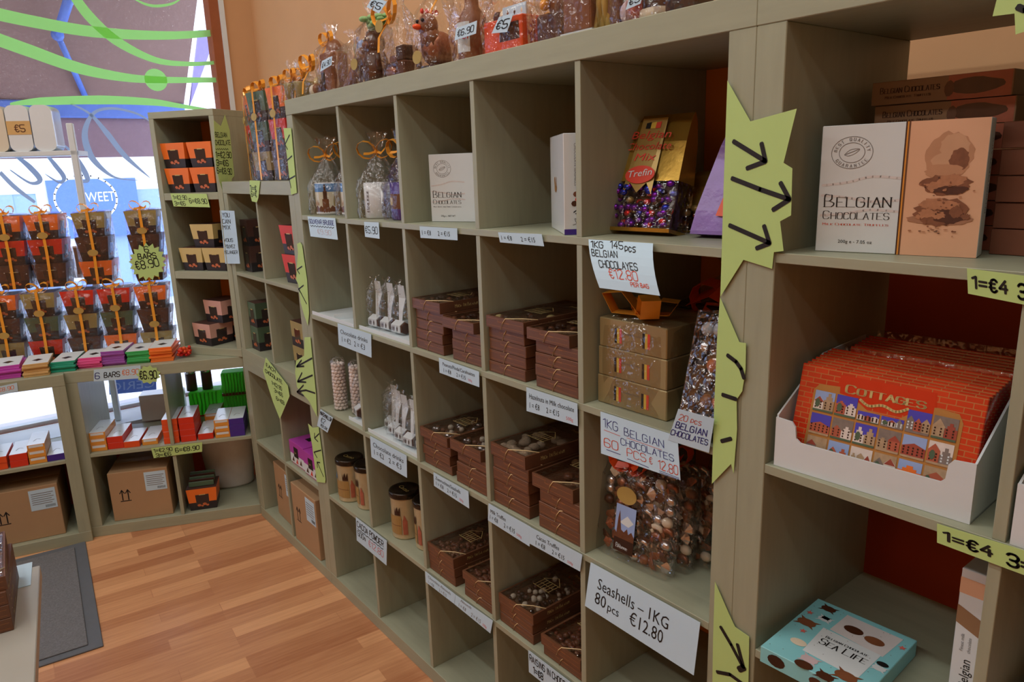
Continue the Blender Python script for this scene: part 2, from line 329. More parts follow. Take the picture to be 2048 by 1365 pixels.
plane_box('trim_1', (.375, YG-.012, .40), (.40, YG+.10, 3.3), 'white')
wn = structure(MB().box((-3.2, YG+.03, .40), (.335, YG+.045, 3.3), 'glass').build('window_1'))
wfr = MB()
for a, b in (((.325, YG+.0, .40), (.375, YG+.09, 3.3)), ((-3.2, YG+.02, 3.22), (.325, YG+.07, 3.3)), ((-3.2, YG, .45), (-3.12, YG+.08, 3.22))): wfr.box(a, b, 'frame_brown')
o = wfr.build('window_frame', wn); MB().box((-3.2, YG+.02, .40), (.325, YG+.07, .42), 'white').build('window_frame', wn)
structure(MB().box((-4, 3.6, .398), (.4, 3.72, .41), 'facade').build('trim_2'))
structure(MB().box((-3.1, 3.30, .36), (.36, 3.545, .405), 'white').box((-3.1, 3.30, 0), (.36, 3.33, .36), 'wall_red').build('window_sill'))
# vinyl decals on the glass
def decal(name, m, paths):
    mb = MB(); y = YG+.0262
    for pts, ws in paths:
        y -= .0004
        P = smooth([Vector((q[0], q[1])) for q in pts], 6); k = len(P); L = []; Rr = []
        for i, p in enumerate(P):
            d = (P[min(i+1, k-1)]-P[max(0, i-1)]).normalized(); t = i/(k-1)*(len(ws)-1); j = min(int(t), len(ws)-2); wd = ws[j]*(1-(t-j))+ws[j+1]*(t-j); n = Vector((-d.y, d.x))*wd/2
            L.append(aty(*(p+n), y)); Rr.append(aty(*(p-n), y))
        mb.add(L+Rr, [[i, i+1, k+i+1, k+i] for i in range(k-1)], m)
    return mb
g = decal('g', 'decal_green', [([(-40, 20), (60, 42), (190, 64), (330, 71), (440, 65)], [26, 24, 22, 17, 12]), ([(140, -20), (178, 32), (235, 83), (310, 120), (380, 128), (445, 124)], [18, 20, 18, 12, 9, 6]),
    ([(-40, 66), (60, 102), (160, 137), (250, 155), (330, 160), (450, 160)], [26, 25, 22, 17, 13, 9]), ([(20, 208), (80, 203), (200, 200), (300, 204), (360, 212), (430, 222)], [4, 16, 18, 14, 9, 3]), ([(262, -6), (290, 8), (315, 12), (345, 7), (365, -5)], [2, 5, 6, 5, 2])])
c = aty(312, 160, YG+.0255); g.add([c+Vector((math.cos(a*math.pi/12)*.055, 0, math.sin(a*math.pi/12)*.055)) for a in range(24)], [list(range(24))], 'decal_green')
g.build('window_decal', wn)
decal('h', 'decal_grey', [([(310, 250), (275, 228), (225, 217), (188, 226), (170, 262), (176, 300), (196, 330), (230, 355), (275, 361)], [2, 4, 5, 7, 12, 14, 10, 4, 1]), ([(142, 208), (180, 228), (215, 268), (250, 312), (300, 356)], [2, 5, 11, 10, 1]),
    ([(128, 290), (150, 312), (170, 345), (174, 362), (150, 362)], [3, 8, 11, 9, 1]), ([(85, 300), (110, 330), (128, 355), (118, 365), (90, 348)], [4, 9, 9, 5, 1]), ([(30, 310), (60, 335), (80, 360), (60, 366), (20, 340)], [6, 11, 11, 5, 2]), ([(0, 345), (30, 375), (70, 405)], [8, 9, 6])]).build('window_decal', wn)
# ------------------------------------------------------------------ street outside
structure(MB().box((-14, 3.68, -.12), (14, 16, -.06), 'street').build('street'))
ya = 5.1
aw = thing('awning', 'dark red fabric awning over the street side of the window', 'awning', (0, 3.8, 3))
pr = [atp(365, 205, Vector((0, ya, 0)), Vector((0, 1, 0)))]
xr = pr[0].x; zb = aty(200, 214, ya).z
xl = -3.6
sl = [(xl, ya, zb), (xr, ya, zb), (xr, 3.72, zb+1.35), (xl, 3.72, zb+1.35)]
A0 = MB(); A0.add([Vector(p) for p in sl]+[Vector(p)+Vector((0, 0, .012)) for p in sl], [[3, 2, 1, 0], [4, 5, 6, 7], [0, 1, 5, 4], [1, 2, 6, 5], [2, 3, 7, 6], [3, 0, 4, 7]], 'awning')
def chl(mb, name, root): o = mb.build(name, root); o.location = -root.location if root.rotation_euler.z == 0 else o.location; return o
chl(A0, 'canopy', aw)
zv = aty(200, 315, ya).z; chl(MB().box((xl, ya, zv), (xr-.02, ya+.012, zb), 'valance'), 'valance', aw)
chl(MB().box((xl, ya-.05, zb-.075), (xr, ya-.004, zb+.03), 'steel_blue', .01), 'front_bar', aw)
q = [aty(*p, ya-.06-k) for p, k in (((172, 196), 0), ((115, 70), .45), ((150, -40), .9))]
chl(MB().tube([q[0], q[1]], .018, 'steel_blue', 8).tube([q[1], q[2]], .028, 'steel_blue', 8).sph(q[1], .035, 'steel_blue', 10, 8), 'folding_arm', aw)
fb = thing('building', 'white building with blue shopfront across the street', 'building', (0, 10.5, 0))
z1 = aty(250, 380, 10.5).z; z2 = aty(250, 310, 10.5).z
chl(MB().box((-9, 10.5, z1), (9, 11, 9), 'facade'), 'wall', fb)
sf = MB().box((-9, 10.52, -.1), (9, 11, z1), 'shop_blue')
for x in range(-9, 9):
    sf.box((x+.1, 10.505, .3), (x+.85, 10.52, 2.0 if x % 2 else 1.7), 'sky_p' if x % 3 else 'facade')
chl(sf, 'shopfront', fb)
c = aty(172, 398, 10.45)
sg = MB().box((c.x-.42, 10.43, c.z-.5), (c.x+.62, 10.5, c.z+.25), 'shop_sign').text('SWEET', (c.x-.06, 10.428, c.z-.04), (1, 0, 0), (0, 0, 1), .13, 'facade', 'sans', width=.40).strokes([(.36*math.cos(a*math.pi/12), .3*math.sin(a*math.pi/12)) for a in range(25)], .025, (c.x, 10.428, c.z), (1, 0, 0), (0, 0, 1), 'facade', .002, 1)
chl(sg, 'shop_sign', fb)
pa = thing('side_awning', 'pale lilac folded fabric hanging beyond the awning end', 'awning', (0, 5.0, 2))
p1, p2, p3 = aty(398, 60, 4.9), aty(436, 60, 4.9), aty(380, 212, 4.9)
chl(MB().add([p1, p2, p3, p1+Vector((0, .03, 0)), p2+Vector((0, .03, 0)), p3+Vector((0, .03, 0))], [[0, 1, 2], [5, 4, 3], [0, 3, 4, 1], [1, 4, 5, 2], [2, 5, 3, 0]], 'lilacfold'), 'cloth', pa)
# ================================================================== shelving units
def unit(name, label, F, cols, rows, z0=0, backs=None, cell=.3372, fr=.05, th=.016, dep=.39):
    Wd = cols*cell+(cols-1)*th+2*fr; H = rows*cell+(rows-1)*th+2*fr
    t = thing(name, label, 'shelf unit', F(0, 0, z0), F.a)
    b = .0012
    MB().box((0, 0, 0), (Wd, dep, fr), 'wood_h', b).build('bottom_board', t); MB().box((0, 0, H-fr), (Wd, dep, H), 'wood_h', b).build('top_board', t)
    for x in (0, Wd-fr): MB().box((x, .001, fr), (x+fr, dep, H-fr), 'wood_v', b).build('side_panel', t)
    for r in range(rows-1): z = fr+(r+1)*cell+r*th; MB().box((fr, .002, z), (Wd-fr, dep-.001, z+th), 'wood_h', .0008).build('shelf', t)
    for r in range(rows):
        for c in range(cols-1):
            x = fr+(c+1)*cell+c*th; z = fr+r*(cell+th); MB().box((x, .003, z), (x+th, dep-.001, z+cell), 'wood_v', .0008).build('divider', t)
    if backs: MB().box((backs[0], dep, .002), (backs[1], dep+.008, H-.002), 'back').build('back_panel', t)
    return t
unit('shelving_unit', 'tall greige five by five cube shelf along the orange wall', FA, 5, 5, backs=(.002, 1.85-.13))
unit('shelving_unit', 'tall greige cube shelf in the right foreground with boxed truffles', FB, 5, 5)
unit('shelving_unit', 'low greige two by two shelf standing by the tall shelf, holding cartons', FE, 2, 2, backs=(.002, .788))
unit('shelving_unit', 'upper greige two by two shelf stacked over the cartons and purple boxes', FE, 2, 2, .79, backs=(.002, .788))
unit('shelving_unit', 'low greige shelf with open back below the window, corner side', FC, 2, 2)
unit('shelving_unit', 'low greige open shelf below the window beside the dark mat', FL, 2, 2)
# corner tower
t = thing('corner_tower', 'narrow greige three cell tower standing on the low window shelf', 'shelf unit', FD(0, 0, .791), FD.a)
TW, TH, TD = .345, 1.095, .30
for nm, a, b, m in (('side_panel', (0, .001, .03), (.026, TD, TH-.028), 'wood_v'), ('side_panel', (TW-.026, .001, .03), (TW, TD, TH-.028), 'wood_v'), ('top_board', (0, 0, TH-.028), (TW, TD, TH), 'wood_h'), ('bottom_board', (0, 0, 0), (TW, TD, .036), 'wood_h'),
    ('shelf', (.026, .002, .359), (TW-.026, TD, .393), 'wood_h'), ('shelf', (.026, .002, .714), (TW-.026, TD, .745), 'wood_h'), ('back_panel', (.002, TD, .002), (TW-.002, TD+.006, TH-.002), 'back')): MB().box(a, b, m, .001).build(nm, t)
TZ = [.791+.036, .791+.393, .791+.745]
ZR = {1: 1.4628, 2: 1.1096, 3: .7564, 4: .4032, 5: .05}
# ================================================================== brown chocolate boxes
BW, BD, BH = .142, .268, .0285
def tray_mb(open_top):
    m = MB(); g = .006
    if not open_top: m.box((0, 0, 0), (BW, BD, BH-.0004), 'brown', .0012)
    else:
        m.box((0, 0, 0), (BW, BD, .012), 'brown')
        for a, b in (((0, 0, .012), (BW, g, BH)), ((0, BD-g, .012), (BW, BD, BH)), ((0, g, .012), (g, BD-g, BH)), ((BW-g, g, .012), (BW, BD-g, BH))): m.box(a, b, 'brown')
        m.box((g, BD*.70, .012), (BW-g, BD-g, BH-.001), 'brown_dark')
    X, Y = (1, 0, 0), (0, 0, 1)
    for z, x0, x1 in ((.0235, .006, .05), (.006, .008, .136)): m.flat([(x0, z), (x1, z), (x1, z+.0006), (x0, z+.0006)], (0, 0, 0), X, Y, 'print', .0003)
    m.flat([(.075, .018), (.136, .018), (.136, .0186), (.075, .0186)], (0, 0, 0), X, Y, 'print', .0003)
    m.text('Finest Chocolates', (.045, 0, .0165), X, Y, .0045, 'print', 'sans', off=.0004)
    m.text('Made in Belgium', (BW, .05, .011), (0, 1, 0), Y, .0085, 'tan', 'caps', .16, off=.0004)
    return m
def cord_mb():
    return MB().tube([(.058, -.0012, .0005), (.066, -.0012, BH*.6), (.076, -.0008, BH+.0006), (.11, .028, BH+.0008), (BW, .045, BH+.0006)], .0011, 'cord', 5)
def chocs(kind):
    m = MB(); rnd = random.Random(hash(kind) % 99 if False else len(kind)*13)
    def scatter(n, rr, mats, y0, y1):
        for i in range(n):
            x = rnd.uniform(.014, BW-.014); y = rnd.uniform(y0, y1); r = rnd.uniform(*rr); hz = min(r*.9, .0082); m.sph((x, y, .0115+hz*rnd.uniform(.95, 1.1)), (r, r*rnd.uniform(.8, 1.2), hz), rnd.choice(mats), 7, 5)
    {'balls': lambda: scatter(75, (.0075, .0095), ['choc_milk', 'choc_milk', 'choc_ball'], .012, .18), 'truffles': lambda: scatter(24, (.013, .016), ['coconut'], .02, .16), 'cones': lambda: scatter(14, (.012, .015), ['cacao', 'choc_milk'], .02, .17),
     'shells': lambda: scatter(30, (.008, .011), ['choc', 'choc_white', 'choc_milk', 'silver'], .012, .17), 'mix': lambda: scatter(60, (.006, .009), ['choc', 'choc', 'choc_white', 'choc_dark'], .012, .18), 'nuts': lambda: scatter(34, (.008, .011), ['choc_milk', 'choc', 'choc_dark'], .012, .16), 'slab': lambda: scatter(16, (.008, .012), ['choc', 'choc_milk', 'tan', 'choc'], .012, .12)}[kind]()
    return m
def lid_mb():
    m = MB().box((.003, .003, BH-.0006), (BW-.003, BD-.003, BH), 'clear')
    X, Y = Vector((1, 0, 0)), Vector((0, 1, 0)); O = (0, 0, BH)     # gable-house line drawing printed on the lid
    for x in (.035, .046, .057, .068, .079, .090): m.strokes([(x, .10), (x, .135)], .0016, O, X, Y, 'tan', .0004, 1)
    m.strokes([(.03, .098), (.095, .098)], .0016, O, X, Y, 'tan', .0004, 1); m.strokes([(.03, .136), (.062, .165), (.095, .136), (.03, .136)], .0016, O, X, Y, 'tan', .0004, 1)
    m.strokes([(.04, .117), (.09, .117)], .0014, O, X, Y, 'tan', .0004, 1)
    m.text('Pralines', (.08, .205, BH), (1, 0, 0), (0, 1, 0), .010, 'tan', 'sans', off=.0004)
    return m
PLAIN = None; OPEN = {}
def choc_box(kind, label, loc, rz, group, sz):
    global PLAIN
    if kind is None:
        if PLAIN is None:
            PLAIN = thing('chocolate_box', label, 'box', loc, rz, group); tray_mb(False).build('tray', PLAIN); cord_mb().build('cord', PLAIN)['label'] = 'gold cord'; PLAIN.scale = (1, 1, sz); return PLAIN
        return dup(PLAIN, label, loc, rz, group, sz)
    if kind not in OPEN:
        t = OPEN[kind] = thing('chocolate_box', label, 'box', loc, rz, group); tray_mb(True).build('tray', t); cord_mb().build('cord', t)['label'] = 'gold cord'; chocs(kind).build('chocolates', t); lid_mb().build('lid_film', t)['label'] = 'clear printed lid'; t.scale = (1, 1, sz); return t
    return dup(OPEN[kind], label, loc, rz, group, sz)
rb = random.Random(3)
def stack(side, sign, yl, row, n, hz, kind, looks, top_dy=0, x0=.009):
    z = ZR[row]+.0006
    for k in range(n):
        top = k == n-1; dy = rb.uniform(-.003, .003) + (top_dy if top else 0); dx = rb.uniform(0, .008) - (.004 if top else 0); yaw = math.radians(rb.uniform(-1, 1) if not top_dy or not top else .6)
        lab = f'brown box of {looks}, clear lid, top of {side} stack above {sign} sign' if top else f'closed brown chocolate box, {pos(k, n)}, {side} stack above the {sign} sign'
        choc_box(kind if top else None, lab, (x0+dx, yl+dy, z), RZ+yaw, 'brown chocolate boxes on the tall shelf', hz/BH); z += hz+.0005
stack('left', 'Peanuts', 1.087, 2, 5, .0285, 'nuts', 'nut chocolates'); stack('right', 'Peanuts', .903, 2, 4, .028, 'nuts', 'chocolates', .030)
stack('left', 'Hazelnuts', .735, 2, 5, .0285, 'slab', 'hazelnut chocolates'); stack('right', 'Hazelnuts', .556, 2, 5, .027, 'nuts', 'chocolates', .022)
stack('left', 'Zeevruchten', 1.087, 3, 4, .0285, 'shells', 'seafruit chocolates'); stack('right', 'Zeevruchten', .905, 3, 4, .0305, 'shells', 'shell chocolates', .02)
stack('left', 'Milk Truffles', .735, 3, 5, .033, 'truffles', 'coconut truffles'); stack('right', 'Cacao Truffles', .553, 3, 4, .033, 'cones', 'cone shaped truffles', .022)
stack('left', 'Chocolate Almonds', 1.089, 4, 3, .030, 'balls', 'round chocolate almonds'); stack('right', 'Chocolate Almonds', .904, 4, 3, .0255, 'balls', 'shiny round chocolates', .003)
stack('left', 'Raisins', .735, 4, 3, .029, 'mix', 'dark and white chocolates'); stack('right', 'Raisins', .553, 4, 2, .029, 'balls', 'glossy chocolate raisins', .003)
# ================================================================== paper signs
def bil(c, b=0):
    c = [Vector(q) for q in c]; n = (c[1]-c[0]).cross(c[0]-c[3]).normalized()
    return lambda u, v, off=0: (c[0]*(1-u)+c[1]*u)*(1-v)+(c[3]*(1-u)+c[2]*u)*v + n*(off+b*4*v*(1-v))
def sign(label, corners, lines, xs=(-.0035, -.0035), m='paper', extra=None, bulge=0, name='price_sign', cat='sign', plane=None, group='paper price signs on the shelf edges'):
    """corners TL,TR,BR,BL in photo pixels, laid on the shelf front"""
    if plane: c = [atp(q[0], q[1], plane[0], plane[1]) for q in corners]
    else: c = [atx(q[0], q[1], xs[0] if i < 2 else xs[1]) for i, q in enumerate(corners)]
    P = bil(c, bulge); W = ((c[1]-c[0]).length+(c[2]-c[3]).length)/2; H = ((c[3]-c[0]).length+(c[2]-c[1]).length)/2
    mb = MB(); k = 6; vs = []; fs = []
    for off in (0, -.0006):
        for j in range(k+1):
            for i in range(k+1): vs.append(P(i/k, j/k, off))
    q = (k+1)**2
    for j in range(k):
        for i in range(k): a = j*(k+1)+i; fs += [[a, a+k+1, a+k+2, a+1], [q+a, q+a+1, q+a+k+2, q+a+k+1]]
    edge = [j*(k+1) for j in range(k+1)]+[k*(k+1)+i for i in range(1, k+1)]+[j*(k+1)+k for j in range(k-1, -1, -1)]+[i for i in range(k-1, 0, -1)]
    for a, b in zip(edge, edge[1:]+edge[:1]): fs.append([a, q+a, q+b, b])
    mb.add(vs, fs, m)
    for (t, kind, size, u, v, ink, *rest) in lines:
        wt = rest[0] if rest else .13; V, F, wd = text2d(t, kind, wt); s = size*H; sx = s
        if len(rest) > 1: sx = rest[1]*W/wd
        mb.add([P(u+p[0]*sx/W, v-p[1]*s/H, .0005) for p in V], F, ink)
    for (pts, wd, ink) in (extra or []):
        V, F = stroke2d([(p[0]*W, p[1]*H) for p in pts], wd*H); mb.add([P(p[0]/W, p[1]/H, .0005) for p in V], F, ink)
    o = mb.build(name); return tag(o, label, cat, group)
def wave(u0, u1, v, n=9, a=.03): return [(u0+(u1-u0)*i/(2*n), v+(a if i % 2 else -a)) for i in range(2*n+1)]
sign('white SOUVENIR BRUGGE paper sign below the wrapped picture mugs', [(615, 433), (670, 436.5), (675.5, 480), (621, 473)], [('SOUVENIR BRUGGE', 'hand', .2, .04, .34, 'inkblue', .15, .9), ('€9.90', 'hand', .22, .3, .82, 'faint', .08, .5)], (-.0035, -.012), extra=[(wave(.06, .92, .46), .03, 'ink')])
sign('white handwritten €5.90 price note below the white mug', [(728, 444), (757, 445), (759, 478), (730, 474)], [('€5.90', 'hand', .42, .06, .72, 'ink', .11, .84)], (-.0035, -.008))
sign('small white 1=€8 2=€15 strip below the boxed chocolates half behind a divider', [(839, 453), (914, 457), (915, 481), (841, 476)], [('1 = €8', 'sans', .42, .06, .72, 'ink'), ('2 = €15', 'sans', .42, .5, .72, 'ink')])
sign('small white 1=€8 2=€15 strip below the upright white box', [(996, 465), (1083, 468.5), (1088, 493), (1000, 485)], [('1 = €8', 'sans', .44, .06, .72, 'ink'), ('2 = €15', 'sans', .44, .52, .74, 'ink')])
sign('curled white 1KG 145pcs handwritten sign below the gold bag', [(1177, 479), (1306, 487), (1320, 592), (1199, 576)], [('1KG', 'hand', .15, .04, .19, 'ink', .13, .2), ('145', 'hand', .17, .36, .18, 'ink', .12, .2), ('pcs', 'hand', .17, .59, .23, 'ink', .13, .16), ('BELGIAN', 'hand', .14, .04, .38, 'ink', .14, .42), ('CHOCOLAYES', 'hand', .14, .13, .60, 'ink', .14, .62), ('€12.80', 'hand', .17, .26, .79, 'inkred', .1, .46), ('PER BAG', 'hand', .07, .58, .9, 'inkred', .17, .28)], (-.0035, -.05), bulge=.008)
sign('white Chocolate drinks sign, the upper one, below the wrapped stirring spoons', [(675, 647), (742, 669), (743, 716), (677.5, 690)], [('Chocolate drinks', 'sans', .2, .08, .42, 'ink', 0, .82), ('1 = €2', 'sans', .24, .12, .78, 'ink', 0, .28), ('2 = €3', 'sans', .24, .5, .78, 'ink', 0, .32)])
sign('white Peanuts price sign under the brown boxes', [(877.6, 716), (958, 744), (958.5, 775), (879, 746)], [('Peanuts/Pinda/Cacahuètes', 'sans', .24, .1, .42, 'ink', 0, .8), ('1 = €8', 'sans', .27, .12, .84, 'ink', 0, .19), ('2 = €15', 'sans', .27, .45, .84, 'ink', 0, .23), ('500g', 'sans', .16, .74, .84, 'inkpink')])
sign('white Hazelnuts in Milk chocolate price sign', [(1052.7, 775), (1154.5, 808), (1155.5, 853), (1053, 822.5)], [('Hazelnuts in Milk chocolate', 'sans', .22, .06, .42, 'ink', 0, .88), ('1 = €8', 'sans', .25, .07, .82, 'ink', 0, .2), ('2 = €15', 'sans', .25, .41, .82, 'ink', 0, .25), ('500g', 'sans', .16, .79, .86, 'inkpink')])
sign('tiny white marshmallow note hanging below the marshmallow tubes', [(641, 819), (666, 836), (655, 866), (634, 852)], [('MARSHMALLOW', 'hand', .2, .04, .28, 'ink', .2, .92), ('€2', 'hand', .26, .22, .64, 'ink', .12), ('PER ZAK', 'hand', .15, .3, .9, 'ink', .18, .6)])
sign('white Chocolate drinks sign, the lower one, beside the cocoa tins', [(740, 872.5), (813, 912), (814, 956.5), (742.8, 914.7)], [('Chocolate drinks', 'sans', .22, .08, .42, 'ink', 0, .84), ('1 = €2', 'sans', .25, .1, .78, 'ink', 0, .28), ('2 = €3', 'sans', .25, .52, .78, 'ink', 0, .34)])
sign('white Zeevruchten price sign beside the cocoa tins', [(866.8, 945.3), (936.7, 984), (938.3, 1018), (868, 972.3)], [('Zeevruchten/Seashells', 'sans', .24, .06, .42, 'ink', 0, .72), ('1 = €8', 'sans', .27, .07, .82, 'ink', 0, .22), ('2 = €15', 'sans', .27, .4, .82, 'ink', 0, .27), ('500g', 'sans', .16, .74, .85, 'inkpink')])
sign('white Milk Truffles price sign', [(977, 1007.5), (1060, 1054), (1059, 1094), (975.8, 1041.4)], [('Milk Truffles', 'sans', .22, .06, .46, 'ink', 0, .38), ('1 = €8', 'sans', .25, .05, .82, 'ink', 0, .2), ('2 = €15', 'sans', .25, .4, .82, 'ink', 0, .26), ('500g', 'sans', .15, .7, .84, 'inkpink')])
sign('white Cacao Truffles price sign', [(1060, 1054.6), (1164.5, 1110.6), (1160, 1144), (1059.3, 1088)], [('Cacao Truffles', 'sans', .25, .14, .46, 'ink', 0, .45), ('1 = €8', 'sans', .27, .13, .86, 'ink', 0, .19), ('2 = €15', 'sans', .27, .46, .86, 'ink', 0, .24), ('500g', 'sans', .16, .76, .88, 'inkpink')])
sign('white Chocolate Almonds price sign low on the shelf', [(850.3, 1143), (911, 1190), (908.5, 1209), (851.6, 1165)], [('Chocolate Almonds', 'sans', .28, .1, .42, 'grey', 0, .76), ('1 = €8', 'sans', .28, .1, .9, 'grey', 0, .2), ('2 = €15', 'sans', .28, .48, .88, 'grey', 0, .26)], (-.0035, -.006))
sign('white price sign joining the Chocolate Almonds sign, text partly hidden', [(911.4, 1190.4), (985.6, 1242.5), (980.6, 1267.8), (908.9, 1209.4)], [('Almonds', 'sans', .25, .15, .3, 'grey', 0, .3), ('1 = €8', 'sans', .32, .12, .84, 'grey', 0, .2), ('2 = €15', 'sans', .32, .47, .86, 'grey', 0, .26), ('500g', 'sans', .2, .78, .88, 'inkpink')], (-.0035, -.006))
c3 = atx(1056.4, 1300.7, -.0035); c4 = atx(1057.7, 1345, -.0035); d3 = Vector((0, -.19, 0))
def pix(p): d = p-CAM; zc = d.dot(_f); return (1024+FPX*d.dot(R0)/zc, 682.5-FPX*d.dot(U0)/zc)
sign('white handwritten Raisins in chocolate sign at the bottom of the frame', [pix(c3), pix(c3+d3), pix(c4+d3), pix(c4)], [('RAISINS IN CHOCOLATE', 'hand', .27, .03, .42, 'ink', .16, .92), ('1=€8', 'hand', .28, .1, .86, 'ink', .18, .2), ('2=€15', 'hand', .28, .5, .86, 'ink', .18, .3)])
sign('white handwritten CACOA POWDER sign below the cocoa tins', [(711.5, 1034.7), (773.6, 1082.7), (773, 1132), (713.4, 1081.6)], [('CACOA POWDER', 'hand', .22, .04, .35, 'ink', .15, .86), ('500g', 'hand', .2, .05, .72, 'ink', .13, .27), ('€12.80', 'hand', .24, .42, .78, 'inkpink', .1, .48)], extra=[(wave(.05, .9, .45, 7, .015), .03, 'ink')])
sign('large white 1KG 60 PCS €12.80 handwritten sign below the gold boxes', [(1200.8, 823.5), (1355, 873), (1360.7, 961.4), (1202, 907.4)], [('1KG', 'hand', .2, .04, .34, 'inkblue', .08, .2), ('BELGIAN', 'hand', .17, .33, .38, 'inkblue', .08, .5), ('CHOCOLATES', 'hand', .15, .28, .62, 'inkblue', .09, .66), ('60', 'hand', .2, .05, .8, 'inkred', .08, .19), ('PCS', 'hand', .18, .36, .85, 'inkred', .08, .24), ('€', 'hand', .15, .64, .85, 'inkred', .1), ('12.80', 'hand', .2, .75, .90, 'inkred', .1, .23)],
     (-.0035, -.014), extra=[([(.05, .41), (.27, .43)], .012, 'inkred'), ([(.36, .42), (.8, .44)], .01, 'inkred'), ([(.08, .86), (.27, .87)], .014, 'inkblue'), ([(.36, .91), (.63, .95)], .014, 'inkblue'), ([(.76, .94), (.99, .96)], .012, 'inkblue'), ([(.76, .98), (.99, .99)], .012, 'inkblue')])
sign('white 20 pcs BELGIAN CHOCOLATES note in front of the clear chocolate pack', [(1356.7, 818.3), (1428.7, 838.3), (1417.7, 906.3), (1335.6, 880.5)], [('20 pcs', 'hand', .17, .1, .3, 'inkred', .1, .6), ('BELGIAN', 'hand', .18, .08, .56, 'inkblue', .14, .8), ('CHOCOLATES', 'hand', .16, .02, .8, 'inkblue', .15, .92)], (-.012, -.006))
sign('wide white Seashells 1KG 80pcs printed sign', [(1181.3, 1125.2), (1400.5, 1246), (1387.4, 1352), (1169.5, 1212.3)], [('Seashells – 1KG', 'sans', .25, .1, .47, 'ink', 0, .66), ('80', 'sans', .27, .09, .8, 'ink', 0, .11), ('pcs', 'sans', .19, .22, .8, 'ink', 0, .11), ('€12.80', 'sans', .27, .43, .79, 'ink', 0, .3)], (-.0035, -.02))
for lab, cs in (('yellow 1=€4 price strip below the white truffle box', [(1933.8, 537), (2110, 560), (2110, 622), (1936, 587.7)]), ('yellow 1=€4 price strip below the tray of red boxes', [(1874, 1048), (2120, 1124), (2120, 1178), (1874, 1086)])):
    sign(lab, cs, [('1=€4', 'hand', .45, .06, .74, 'ink', .2, .42), ('3=€10', 'hand', .5, .6, .82, 'ink', .2, .5)], m='yellow')
# yellow zigzag marker strips
def strip(label, outline, strokes_, plane_x=-.0035, plane=None, lines=None, wd=.0075, cat='sign', grp='yellow arrow strips on the shelf frames', ink='ink'):
    o, n = plane or (Vector((plane_x, 0, 0)), Vector((1, 0, 0)))
    n = n.normalized(); pts = [atp(q[0], q[1], o, n) for q in outline]; k = len(pts); mb = MB()
    back = [p+n*.0006 for p in pts]
    mb.add(pts+back, [list(range(k)), list(range(k, 2*k))[::-1]]+[[i, k+i, k+(i+1) % k, (i+1) % k] for i in range(k)], 'yellow')
    Z = Vector((0, 0, 1)); X = n.cross(Z).normalized()*(1); Y = Z
    o0 = pts[0]
    if X.dot(R0) < 0: X = -X
    for st in strokes_:
        w2 = wd
        if isinstance(st, tuple): st, w2 = st
        q = [atp(a[0], a[1], o-n*.0005, n) for a in st]; v, f = stroke2d(smooth([((p-o0).dot(X), (p-o0).dot(Y)) for p in q], 3) if len(q) > 2 and w2 < wd*1.01 and len(q) < 9 and False else [((p-o0).dot(X), (p-o0).dot(Y)) for p in q], w2)
        mb.add([o0+X*p[0]+Y*p[1]-n*.0006 for p in v], f, ink)
    for (t, u0, v0, u1, v1, size, wt) in (lines or []):
        a = atp(u0, v0, o, n); b = atp(u1, v1, o, n); XX = b-a; L = XX.length; XX.normalize(); YY = XX.cross(n); YY = -YY if YY.z < 0 else YY
        V, F, w_ = text2d(t, 'hand', wt); mb.add([a+XX*(p[0]*L/w_)+YY*(p[1]*size)-n*.0007 for p in V], F, ink)
    return tag(mb.build('paper_strip'), label, cat, grp)
strip('large yellow zigzag paper with three black arrows on the thick frame', [(1454.7, 161.4), (1500.6, 243), (1593.5, 217.4), (1567, 326), (1584.6, 337), (1582, 431), (1560, 443), (1567, 502.5), (1547.7, 504.6), (1544, 538), (1486.8, 520), (1440.6, 594), (1447, 380)],
    [[(1467, 283), (1530, 322)], [(1523, 287), (1531, 323), (1494, 337)], [(1464, 357), (1520, 379), (1578, 399)], [(1561, 366), (1579, 399), (1546, 420)], [(1459, 451), (1538, 486)], [(1528, 452), (1539, 487), (1513, 497)]])
strip('yellow paper strip with peeling edge and pen dashes, beside the clear chocolate pack', [(1440, 595), (1478.6, 684.8), (1492, 687), (1491, 740), (1484.5, 783), (1473, 800), (1474, 860), (1467, 948), (1462, 928.5), (1423.6, 968.4), (1428, 820), (1434, 680)],
    [[(1455, 711), (1472, 724), (1482, 738), (1488, 757)], [(1445, 790), (1472, 799)], [(1443, 883), (1462, 878)]])
strip('yellow pointed paper with large check marks at the foot of the thick frame', [(1429.7, 1164.3), (1457.4, 1228), (1470, 1255), (1498.3, 1274.5), (1496, 1420), (1424, 1420), (1426, 1280)],
    [[(1441.4, 1255), (1462, 1290), (1485.8, 1335)], [(1475, 1290), (1487, 1336)], ([(1478, 1340), (1488, 1336)], .012), [(1434, 1345), (1460, 1350), (1490, 1372)]])
strip('small yellow arrow paper at the top of the far frame beside the picture mugs', [(566.7, 256.4), (582, 256.4), (593.6, 386), (582, 390), (576, 330)], [[(579, 270), (570, 289), (575, 299)], [(584, 312), (573, 322)], [(590, 352), (578, 359)], [(578, 356), (582, 376)]], wd=.005)
strip('long narrow yellow arrow paper in the middle of the far frame', [(594, 488), (600, 485), (604, 491), (614, 560), (618, 627), (615.6, 652), (608, 630), (601, 605), (597, 570), (592, 560), (594.4, 524), (596, 505)], [[(604, 533), (594, 540), (599, 548)], [(607, 571), (597, 579), (603, 588)], [(597, 577), (613, 608)]], wd=.005)
